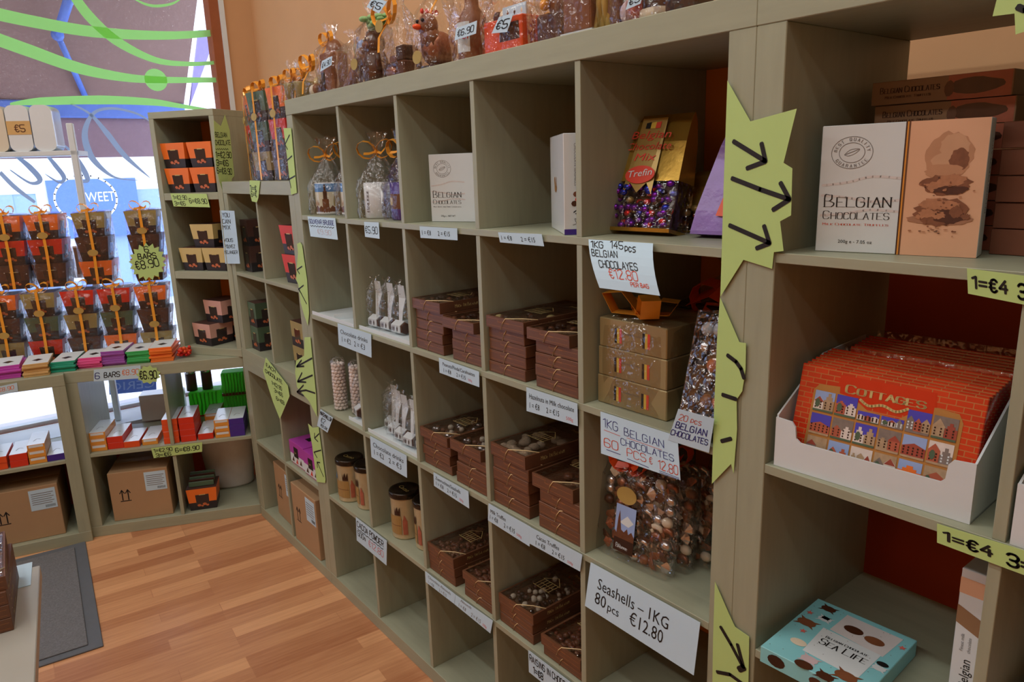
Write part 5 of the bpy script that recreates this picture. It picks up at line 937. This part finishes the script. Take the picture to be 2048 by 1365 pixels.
o0 = thing('picture_box', 'front red brick patterned box with eighteen town pictures', 'box', (0, 0, 0), 0, gc); ob = cm.build('carton', o0); op = cp.build('picture_window', o0); op['label'] = 'gold framed town pictures'
a0 = RZ+math.radians(2.5)
o0.rotation_euler = (math.radians(-14), 0, a0); o0.location = (.024, -.074, ZR[2]+.008)
names = ['second', 'third', 'fourth', 'fifth', 'sixth', 'seventh', 'eighth', 'ninth', 'tenth', 'eleventh']
cm2, _ = cottage(False); b0 = None
def cot(label, x, y, z, tilt):
    global b0
    if b0 is None: b0 = thing('picture_box', label, 'box', (0, 0, 0), 0, gc); cm2.build('carton', b0); r = b0
    else: r = dup(b0, label, (0, 0, 0), 0, gc)
    r.location = (x, y, z); r.rotation_euler = (math.radians(tilt), 0, a0); return r
for i in range(7): cot(f'red brick patterned box, {names[i]} from the front in the counter tray', .024+.0145*(i+1), -.073+.0012*i, ZR[2]+.008+.0008*i, -14)
for i in range(6): cot(f'red brick patterned box, {("foremost", "second", "third", "fourth", "fifth", "rearmost")[i]} of the rear batch', .165+.0145*i, -.08+.001*i, ZR[2]+.012+.0012*i, -14)
for i, (x, z) in enumerate(((.1405, .009), (.2535, .02))):
    t = thing('clear_sleeve', f'clear plastic sleeve edge behind the {("front", "rear")[i]} batch of red boxes', 'sleeve', (x, -.082, ZR[2]+z), a0); t.rotation_euler = (math.radians(-14), 0, a0); MB().box((0, 0, 0), (.262, .004, .172), 'clear', .001).build('sheet', t)
# next column tray and boxes (cut by the frame)
t = thing('display_tray', 'white cardboard tray cut by the picture edge beside the red boxes', 'tray', (.006, -.408, ZR[2]+.0005), RZ); m = MB().box((0, 0, 0), (.29, .29, .003), 'white').flat([(0, 0), (.29, 0), (.29, .085), (.03, .085), (0, .085)], (0, 0, 0), (1, 0, 0), (0, 0, 1), 'white', 0, -.003).flat([(0, 0), (.28, 0), (.28, .16), (.12, .15), (0, .085)], (0, 0, 0), (0, 1, 0), (0, 0, 1), 'white', 0, -.003); m.build('tray', t)
for k in range(3): tag(MB().box((0, 0, 0), (.2, .2, .03), 'whitegloss', .001).strokes([(.012, .012), (.188, .012), (.188, .188), (.012, .188), (.012, .012)], .001, (0, 0, .03), (1, 0, 0), (0, 1, 0), 'grey', .0004, 1).build('gift_box', None, (.06, -.415, ZR[3]+.0005+k*.0305), RZ+math.radians(-18)), f'plain white box, {pos(k, 3)}, lower right corner beside the divider', 'box', 'white boxes at the lower right')
# turquoise box
t = thing('chocolate_gift_box', 'turquoise box printed with sea creatures lying on the shelf', 'box', (-.022, -.075, ZR[3]+.0006), RZ+math.radians(3)); w_, d_, h = .177, .205, .031; X, Y, O = (1, 0, 0), (0, 1, 0), (0, 0, h)
m = MB().box((0, 0, 0), (w_, d_, h), 'turq', .001); m.build('carton', t)
p = MB(); p.flat([(.055, .04), (.15, .035), (.152, .12), (.05, .125)], O, X, Y, 'white', .0004); p.flat([(.06, .128), (.155, .118), (.16, .19), (.062, .192)], O, X, Y, 'swirl', .0003);

p.text('SEA LIFE', (.064, .078, h), X, Y, .017, 'ink', 'caps', .14, width=.078, off=.0007); p.text('BELGIAN CHOCOLATE', (.066, .100, h), X, Y, .006, 'ink', 'caps', .18, width=.072, off=.0007)
def cre(x, y, s_, mm, leg=True, r0=0):
    p.flat([(x+s_*1.2*math.cos(a*math.pi/8+0), y+s_*.8*math.sin(a*math.pi/8)) for a in range(16)], O, X, Y, mm, .0007)
    if leg:
        for a in (.6, 2.3, 3.9, 5.5): p.flat([(x+s_*math.cos(a-.25), y+s_*.8*math.sin(a-.25)), (x+s_*1.9*math.cos(a), y+s_*1.5*math.sin(a)), (x+s_*math.cos(a+.25), y+s_*.8*math.sin(a+.25))], O, X, Y, mm, .0008)
for a in ((.03, .185, .011, 'choc', True), (.022, .118, .014, 'choc_milk', True), (.09, .155, .014, 'choc', False), (.128, .150, .014, 'choc_milk', False), (.135, .028, .015, 'choc_milk', True), (.075, .006, .013, 'choc', False), (.04, .055, .012, 'choc_white', False), (.112, .004, .012, 'choc', True), (.163, .085, .009, 'white', True), (.163, .099, .008, 'ink', False), (.075, .025, .012, 'faint', True), (.040, .150, .010, 'white', True), (.040, .154, .006, 'ink', True)): cre(*a)
for x, y in ((.03, .09), (.168, .165), (.012, .15)): p.flat([(x+(.007 if q % 2 else .003)*math.cos(q*.628), y+(.007 if q % 2 else .003)*math.sin(q*.628)) for q in range(10)], O, X, Y, 'coral', .0008)
rnd = random.Random(5)
for i in range(40): x, y = rnd.uniform(.006, w_-.006), rnd.uniform(.006, d_-.006); p.flat([(x, y), (x+.002, y), (x+.001, y+.002)], O, X, Y, 'grey', .0006)
p.flat([(.03+.016*math.cos(a*.52), .016+.011*math.sin(a*.52)) for a in range(12)], (0, 0, 0), (1, 0, 0), (0, 0, 1), 'choc_dark', .0005); p.flat([(.1+.012*math.cos(a*.52), .015+.008*math.sin(a*.52)) for a in range(12)], (0, 0, 0), (1, 0, 0), (0, 0, 1), 'choc', .0005); p.build('printing', t)
t = thing('slim_upright_box', 'slim white and brown box standing against the divider', 'box', (.100, -.326, ZR[3]+.0005), RZ+math.radians(0)); m = MB().box((0, 0, 0), (.036, .15, .245), 'whitegloss', .001); X, Y = (1, 0, 0), (0, 0, 1)
m.flat([(0, .155), (.036, .14), (.036, .17), (0, .185)], (0, 0, 0), X, Y, 'sandbox', .0004); m.flat([(0, .205), (.036, .205), (.036, .231), (0, .231)], (0, 0, 0), X, Y, 'peach', .0004); m.text('Belgian', (.026, 0, .05), (0, 0, 1), (-1, 0, 0), .014, 'ink', 'sans', width=.048); m.text('Finest milk', (.014, 0, .11), (0, 0, 1), (-1, 0, 0), .005, 'grey', 'sans'); m.text('chocolate', (.024, 0, .11), (0, 0, 1), (-1, 0, 0), .005, 'grey', 'sans'); m.text('Quality', (.026, 0, .005), (0, 0, 1), (-1, 0, 0), .010, 'grey', 'sans', width=.034); m.build('carton', t)
# ================================================================== figures on top of the tall shelf
ZT = 1.8505
def topy(u, x): return atx(u, 130, x).y
def fig(name, label, cat, u, x, build, bag=None, ribbon=None, sticker=None, rz=0, k=1.0):
    t = thing(name, label, cat, (x, topy(u, x), ZT), RZ+rz, 'wrapped chocolate figures on the top board'); t.scale = (k, k, k)
    for nm, m in build: m.build(nm, t)
    if bag: bag_mb(*bag[:3], *bag[3:5], seed=int(u), wr=.005).build('film', t)
    if ribbon: r = MB(); bow(r, ribbon[0], ribbon[1], seed=int(u), wd=.006); r.band([Vector(ribbon[0]), Vector(ribbon[0])+Vector((-.03, -.02, -.05)), Vector(ribbon[0])+Vector((-.02, -.03, -.09))], Vector((.006, 0, 0)), 'ribbon'); r.build('ribbon', t)
    if sticker: s_ = MB(); c_ = Vector(sticker); s_.add([c_+Vector((.021*math.cos(a*math.pi/8), 0, .016*math.sin(a*math.pi/8))) for a in range(16)]+[c_+Vector((.021*math.cos(a*math.pi/8), .0015, .016*math.sin(a*math.pi/8))) for a in range(16)], [list(range(16)), list(range(16, 32))[::-1]]+[[i, 16+i, 16+(i+1) % 16, (i+1) % 16] for i in range(16)], 'goldsticker'); s_.build('sticker', t)['label'] = 'gold oval sticker'
    return t
def ptag(label, corners, txt, x, two=0):
    c = [atx(q[0], q[1], x) for q in corners]; P = bil(c); mb = MB(); vs = [P(u, v, o_) for o_ in (0, -.0006) for u, v in ((0, 0), (1, 0), (1, 1), (0, 1))]; mb.add(vs, [[3, 2, 1, 0], [4, 5, 6, 7], [0, 1, 5, 4], [1, 2, 6, 5], [2, 3, 7, 6], [3, 0, 4, 7]], 'paper')
    W = (c[1]-c[0]).length; H = (c[3]-c[0]).length; v, f, wd = text2d(txt, 'hand', .13); s_ = .5; mb.add([P(.12+q.x/wd*.76, .76-q.y*s_, .0006) for q in v], f, 'ink'); return tag(mb.build('price_tag'), label, 'price tag', 'price tags on the wrapped figures')
def pot(lab, u, x):
    fig('chocolate_pot', lab, 'pot', u, x, [('pot', MB().lathe([(0, 0), (.026, 0), (.034, .055), (.036, .06), (.03, .058), (0, .054)], 'olive', 18)), ('chocolates', MB().sph((0, 0, .054), (.026, .026, .014), 'choc', 10, 6))], (.08, .08, .07, 1.5, .03), ((0, 0, .085), .05))
pot('gold pot of chocolates at the far end of the top board', 583, .06); pot('second gold pot of chocolates on the top board', 604, .07)
fig('wrapped_sweets', 'small clear bag with curled orange ribbon beside the gold pots', 'bag', 628, .06, [('sweets', MB().sph((-.012, 0, .022), .02, 'choc_white', 8, 6).sph((.014, 0, .024), .019, 'choc_milk', 8, 6).sph((0, .01, .05), .016, 'tan', 8, 6))], (.075, .06, .06, 1.6, .04), ((0, -.01, .10), .06))
bl = MB().box((-.045, -.03, 0), (.045, .03, .13), 'choc_milk', .006).box((-.03, -.034, .0), (-.012, -.03, .07), 'choc_dark').sph((.01, 0, .14), (.03, .025, .03), 'choc_milk', 10, 8)
fig('chocolate_house', 'wrapped milk chocolate house with a small price tag', 'chocolate figure', 668, .09, [('house', bl)], (.125, .09, .14, 1.28, .04), ((-.02, 0, .17), .05))
ptag('white €4.90 tag on the wrapped chocolate house', [(644, 122), (664, 112), (663, 130), (640, 144)], '€4.90', .035)
sh = MB(); prof = [((-.075), .0), (-.05, .0), (-.015, .03), (.03, .085), (.06, .105), (.075, .10), (.075, .0), (.065, .0), (.058, .07), (.04, .068), (.01, .03), (-.02, .0)]
sh.tube([(-.075, 0, .014), (-.045, 0, .016), (-.01, 0, .034), (.025, 0, .075), (.055, 0, .098), (.078, 0, .10)], [.012, .022, .024, .022, .022, .018], 'choc_milk', 10).tube([(.072, 0, .092), (.070, 0, .05), (.072, 0, .0)], [.018, .008, .006], 'choc_milk', 8).tube([(-.075, 0, .006), (-.03, 0, .006), (.0, 0, .02)], [.010, .016, .012], 'choc_dark', 8)
fig('chocolate_shoe', 'wrapped milk chocolate high heel shoe', 'chocolate figure', 712, .08, [('shoe', sh), ('lining', MB().tube([(.02, 0, .094), (.05, 0, .118), (.074, 0, .124)], [.012, .018, .015], 'sky_p', 8))], (.17, .075, .12, 1.2, .03), None, None, 0)
be = MB().lathe([(0, 0), (.035, 0), (.04, .03), (.036, .07), (.028, .09), (.0, .10)], 'choc', 16).sph((0, 0, .115), (.034, .03, .034), 'choc', 12, 8).sph((0, -.028, .108), (.014, .012, .011), 'choc_milk', 8, 6).sph((-.026, 0, .143), .011, 'choc', 8, 6).sph((.026, 0, .143), .011, 'choc', 8, 6).sph((-.011, -.028, .124), .004, 'choc_white', 6, 4).sph((.011, -.028, .124), .004, 'choc_white', 6, 4).sph((-.038, -.01, .06), (.012, .012, .026), 'choc', 8, 6).sph((.038, -.01, .06), (.012, .012, .026), 'choc', 8, 6)
tu = MB(); rnd = random.Random(3)
for i in range(22): tu.sph((rnd.uniform(-.05, .05), rnd.uniform(-.02, .03), .165+rnd.uniform(-.006, .02)), (.018, .014, .008), 'greentulle', 7, 5)
fig('chocolate_bear', 'wrapped chocolate bear with green tulle and gold sticker', 'chocolate figure', 752, .075, [('bear', be), ('tulle', tu)], (.11, .09, .15, 1.25, .04), None, (-.045, -.048, .06))
ptag('white €5 tag tilted above the chocolate bear', [(745, -6), (774, 3), (758, 27), (733, 14)], '€5', .03)
b1 = MB().box((-.05, -.03, 0), (.05, .03, .045), 'choc', .004).sph((-.02, -.03, .02), (.03, .008, .015), 'copper', 8, 6); b2 = MB().box((.0, -.025, .045), (.042, .025, .085), 'choc_dark', .004); b3 = MB().box((-.045, -.02, .045), (-.005, .02, .065), 'choc_milk', .003)
fig('wrapped_chocolates', 'clear bag of dark chocolates with long orange ribbon and gold sticker', 'gift', 808, .08, [('chocolate_block', b1), ('chocolate_block', b2), ('chocolate_block', b3)], (.13, .09, .13, 1.5, .05), ((-.01, -.03, .16), .07), (-.015, -.062, .135))
hen = MB().sph((0, 0, .05), (.038, .05, .045), 'copper', 14, 10).sph((.0, -.03, .105), (.026, .026, .03), 'choc_milk', 12, 8).tube([(0, -.02, .06), (0, -.03, .10)], [.03, .022], 'choc_milk', 10).sph((0, -.062, .10), (.008, .014, .007), 'orangered', 8, 6).sph((-.012, -.053, .115), .005, 'ink', 6, 4).sph((.012, -.053, .115), .005, 'ink', 6, 4).box((-.035, -.04, 0), (.035, .05, .012), 'choc_dark', .004).sph((0, -.045, .07), (.008, .004, .02), 'choc_white', 8, 6)
for i in range(4): hen.sph((0, -.045+.014*i, .138), (.003, .006, .007), 'flagred', 6, 4)
fig('chocolate_hen', 'wrapped chocolate hen figure with yellow oval sticker', 'chocolate figure', 880, .07, [('hen', hen)], (.11, .11, .14, 1.35, .05), ((.03, 0, .19), .05), (-.01, -.062, .03))
bt = MB().lathe([(0, 0), (.036, 0), (.038, .005), (.038, .085), (.034, .105), (.018, .13), (.016, .17), (.019, .172), (.019, .18), (0, .18)], 'choc_milk', 24)
lb = MB(); r = .0388; vs = []
for z in (.022, .092): vs += [(r*math.cos(-math.pi/2-.75+1.5*i/10), r*math.sin(-math.pi/2-.75+1.5*i/10), z) for i in range(11)]
lb.add(vs, [[i, i+1, 12+i, 11+i] for i in range(10)], 'white'); v, f, wd = text2d('vel', 'sans'); lb.add([((r+.0008)*math.cos(-math.pi/2-.25+q.x/wd*.9), (r+.0008)*math.sin(-math.pi/2-.25+q.x/wd*.9), .052+q.y*.022) for q in v], f, 'red')
fig('chocolate_bottle', 'wrapped chocolate bottle with white label and red letters', 'chocolate figure', 948, .065, [('bottle', bt), ('label', lb)], (.095, .09, .16, 1.35, .04), None, None, 0, .95)
ptag('white €6.90 tag in front of the chocolate bottle', [(912, 57), (954, 41), (952, 67), (909, 81)], '€6.90', .012)
ob = MB().box((-.068, -.03, 0), (.068, .035, .07), 'orangered', .002).flat([(-.01, .022), (.06, .022), (.058, .058), (-.008, .058)], (0, -.03, 0), (1, 0, 0), (0, 0, 1), 'brown_dark', .0006)
oc = [('praline', MB().sph((-.05+.024*i, 0, .082), (.0115, .014, .013), ('choc', 'choc_white', 'choc_milk')[i % 3], 8, 6)) for i in range(5)]
fig('wrapped_box', 'wrapped orange red box with dark window on the top board', 'gift', 1028, .06, [('box', ob), *oc, ('card', MB().box((-.02, -.012, .07), (.062, -.01, .096), 'paper'))], (.16, .085, .11, 1.5, .05))
ptag('folded white €5 tag on the orange red box', [(998, 34), (1027, 26), (1014, 64), (983, 67)], '€5', .015)
cl = MB()
for i in range(5): cl.sph((rnd.uniform(-.02, .02), rnd.uniform(-.03, .0), .03+.022*i), (.011, .011, .012), 'ribbon', 10, 6)
fig('wrapped_chocolates', 'clear bag of brown chocolates with curled golden ribbon balls', 'gift', 1112, .06, [('chocolate_block', MB().box((-.04, -.02, 0), (.04, .03, .06), 'choc', .006)), ('praline', MB().sph((.01, 0, .08), (.025, .02, .03), 'choc_milk', 10, 8)), ('ribbon', cl)], (.11, .08, .12, 1.4, .05))
fig('wrapped_block', 'wrapped milk chocolate block beside golden cloth', 'gift', 1170, .05, [('block', MB().box((-.042, -.02, .008), (.036, .035, .12), 'choc_milk', .003).box((-.045, -.024, 0), (.045, .04, .008), 'white'))], (.105, .08, .13, 1.3, .04))
gcl = MB()
for i in range(5): gcl.tube([(-.016+.008*i, -.005+.006*(i % 2), .0), (-.012+.007*i, -.01*(i % 2), .05), (-.016+.008*i, 0, .12)], [.010, .008, .009], 'goldflat', 7)
fig('gold_pouch', 'crumpled golden cloth pouch on the top board', 'pouch', 1211, .05, [('cloth', gcl)])
fig('cocoa_block', 'plain dark brown block on the top board', 'chocolate figure', 1236, .06, [('block', MB().box((-.02, -.02, 0), (.02, .03, .12), 'brown', .003))])
ptag('white € tag cut by the upper picture edge', [(1262, -14), (1287, -18), (1281, 7), (1251, 20)], '€5', .015)
fig('wrapped_figure', 'wrapped pink and grey sweets beside the cut price tag', 'gift', 1272, .06, [('sweets', MB().sph((-.01, 0, .025), .024, 'faint', 10, 8).sph((.018, -.01, .03), .022, 'coral', 10, 8).sph((0, .01, .07), .024, 'choc_milk', 10, 8))], (.08, .07, .10, 1.4, .04))
sn = MB().lathe([(0, 0), (.036, 0), (.036, .018), (.03, .02)], 'choc_white', 16).lathe([(.03, .02), (.034, .05), (.026, .085), (0, .09)], 'choc', 16).sph((0, 0, .105), .026, 'choc', 12, 8).lathe([(.03, .12), (.03, .124), (.018, .125), (.017, .15), (0, .151)], 'choc_dark', 14)
fig('chocolate_snowman', 'wrapped dark chocolate figure on a white base', 'chocolate figure', 1318, .06, [('figure', sn)], (.10, .09, .15, 1.25, .04))
fig('wrapped_block', 'wrapped dark chocolate block, last one before the shelf joint', 'gift', 1372, .06, [('block', MB().box((-.035, -.02, 0), (.035, .03, .11), 'choc_dark', .004))], (.10, .08, .12, 1.35, .04))
# ================================================================== rack, carton and tins in the window
t = thing('display_rack', 'white wire framed display rack in the window', 'rack', FC(.05, .46, .4062), FC.a); zt_ = 1.745
for x in (-.56, .0):
    for y in (0, ): MB().box((x, y, 0), (x+.028, y+.028, zt_+(.12 if y == 0 else .12)-.406), 'white', .003).build('post', t)
MB().box((-.56, 0, zt_-.43), (.028, .188, zt_-.408), 'white', .002).build('shelf', t); MB().box((-.56, 0, .74), (.028, .188, .755), 'white', .002).build('shelf', t)
def tinb(label, lx, w_, mm):
    t = thing('biscuit_tin', label, 'tin', FC(lx, .475, zt_-.0012), FC.a, 'white tins on the rack'); m = MB(); n = 8; pts = []
    r = .03; h = .205
    for (cx, cz, a0_) in ((w_-r, r, -90), (w_-r, h-r, 0), (r, h-r, 90), (r, r, 180)):
        for i in range(n+1): a = math.radians(a0_+90*i/n); pts.append((cx+r*math.cos(a), cz+r*math.sin(a)))
    m.flat(pts, (0, 0, 0), (1, 0, 0), (0, 0, 1), mm, 0, .0); k = len(pts); a = [(p_[0], 0, p_[1]) for p_ in pts]; b = [(p_[0], .13, p_[1]) for p_ in pts]; m.add(a+b, [list(range(k, 2*k))[::-1]]+[[i, k+i, k+(i+1) % k, (i+1) % k] for i in range(k)], mm, True); m.build('body', t); return t
t1 = tinb('pale printed tin standing at the picture edge on the rack', -.40, .22, 'tin_cream') if 'tin_cream' in MATS else None
mat('tin_cream', (214, 206, 186), .35, var=.04)
t1 = tinb('pale printed tin standing at the picture edge on the rack', -.42, .22, 'tin_cream'); l = MB()
for i in range(9): l.flat([(.02, .17-.014*i), (.19-.02*(i % 3), .17-.014*i), (.19-.02*(i % 3), .172-.014*i), (.02, .172-.014*i)], (0, 0, 0), (1, 0, 0), (0, 0, 1), 'grey', .0006)
l.build('printing', t1)
t2 = tinb('white tin with golden band and price on the rack', -.195, .095, 'whitegloss'); l = MB().box((-.001, -.0015, .075), (.096, -.0003, .135), 'sand'); l.text('€5', (.03, -.0016, .088), (1, 0, 0), (0, 0, 1), .03, 'brown', 'hand', .14, off=.0006); l.build('band', t2)
t3 = tinb('plain white rounded tin next to the rack post', -.095, .09, 'whitegloss')
tag(MB().box((0, 0, 0), (.155, .10, .13), 'card', .002).build('carton', None, FC(-.13, .475, 1.1612), FC.a), 'plain small carton standing on the lower rack shelf', 'carton')
# ================================================================== mat and table
m = MB().box((-2.0, 2.02, .0005), (-.79, 2.045, .009), 'mat_rubber', .002)
o = thing('door_mat', 'dark grey ribbed door mat with rubber border on the floor', 'mat', (-.793, 2.011, 0), math.radians(-5.2)); Lm, Wm = .915, 1.3; bd = .045
MB().box((-Wm, 0, .0006), (0, Lm, .007), 'mat_rubber', .002).build('rubber_border', o); MB().box((-Wm+bd, bd*.7, .007), (-bd, Lm-bd, .0125), 'mat_pile', .002).build('pile', o)
pt = atz(80, 1131, .6); q_ = atz(69.5, 1363, .6); ang = math.atan2(q_.x-pt.x, -(q_.y-pt.y)); ta = ang
TF = Frame(pt.x, pt.y, math.degrees(ta))
tb = thing('display_table', 'grey topped low table in the lower left corner', 'table', TF(0, 0, 0), ta); MB().box((-.7, -1.15, .565), (0, 0, .6), 'table', .002).build('tabletop', tb)
for x in (-.66, -.36):
    for y in (-1.1, -.25): MB().box((x, y, 0), (x+.04, y+.04, .565), 'wood_v', .002).build('leg', tb)
p0 = atz(41, 1258, .6005); gt = 'brown chocolate boxes on the corner table'
for k in range(4):
    top = k == 3; choc_box('shells' if top else None, ('open looking brown box of white chocolates, topmost on the corner table' if top else f'closed brown chocolate box, {pos(k, 4)} of the stack on the corner table'), (p0.x-.142*math.cos(ta)-(.012 if not top else .008), p0.y-.142*math.sin(ta)+.004, .6006+k*.0335), ta+math.radians(3 if top else 0), gt, .033/BH)
pp = atz(50, 1150, .6005)
tag(MB().box((-.05, -.085, 0), (.0, .05, .001), 'paper').build('paper_sheet', None, (atz(62, 1136, .6).x, atz(55, 1165, .6).y+.06, .6006), ta), 'blank white paper behind the boxes on the corner table', 'paper')
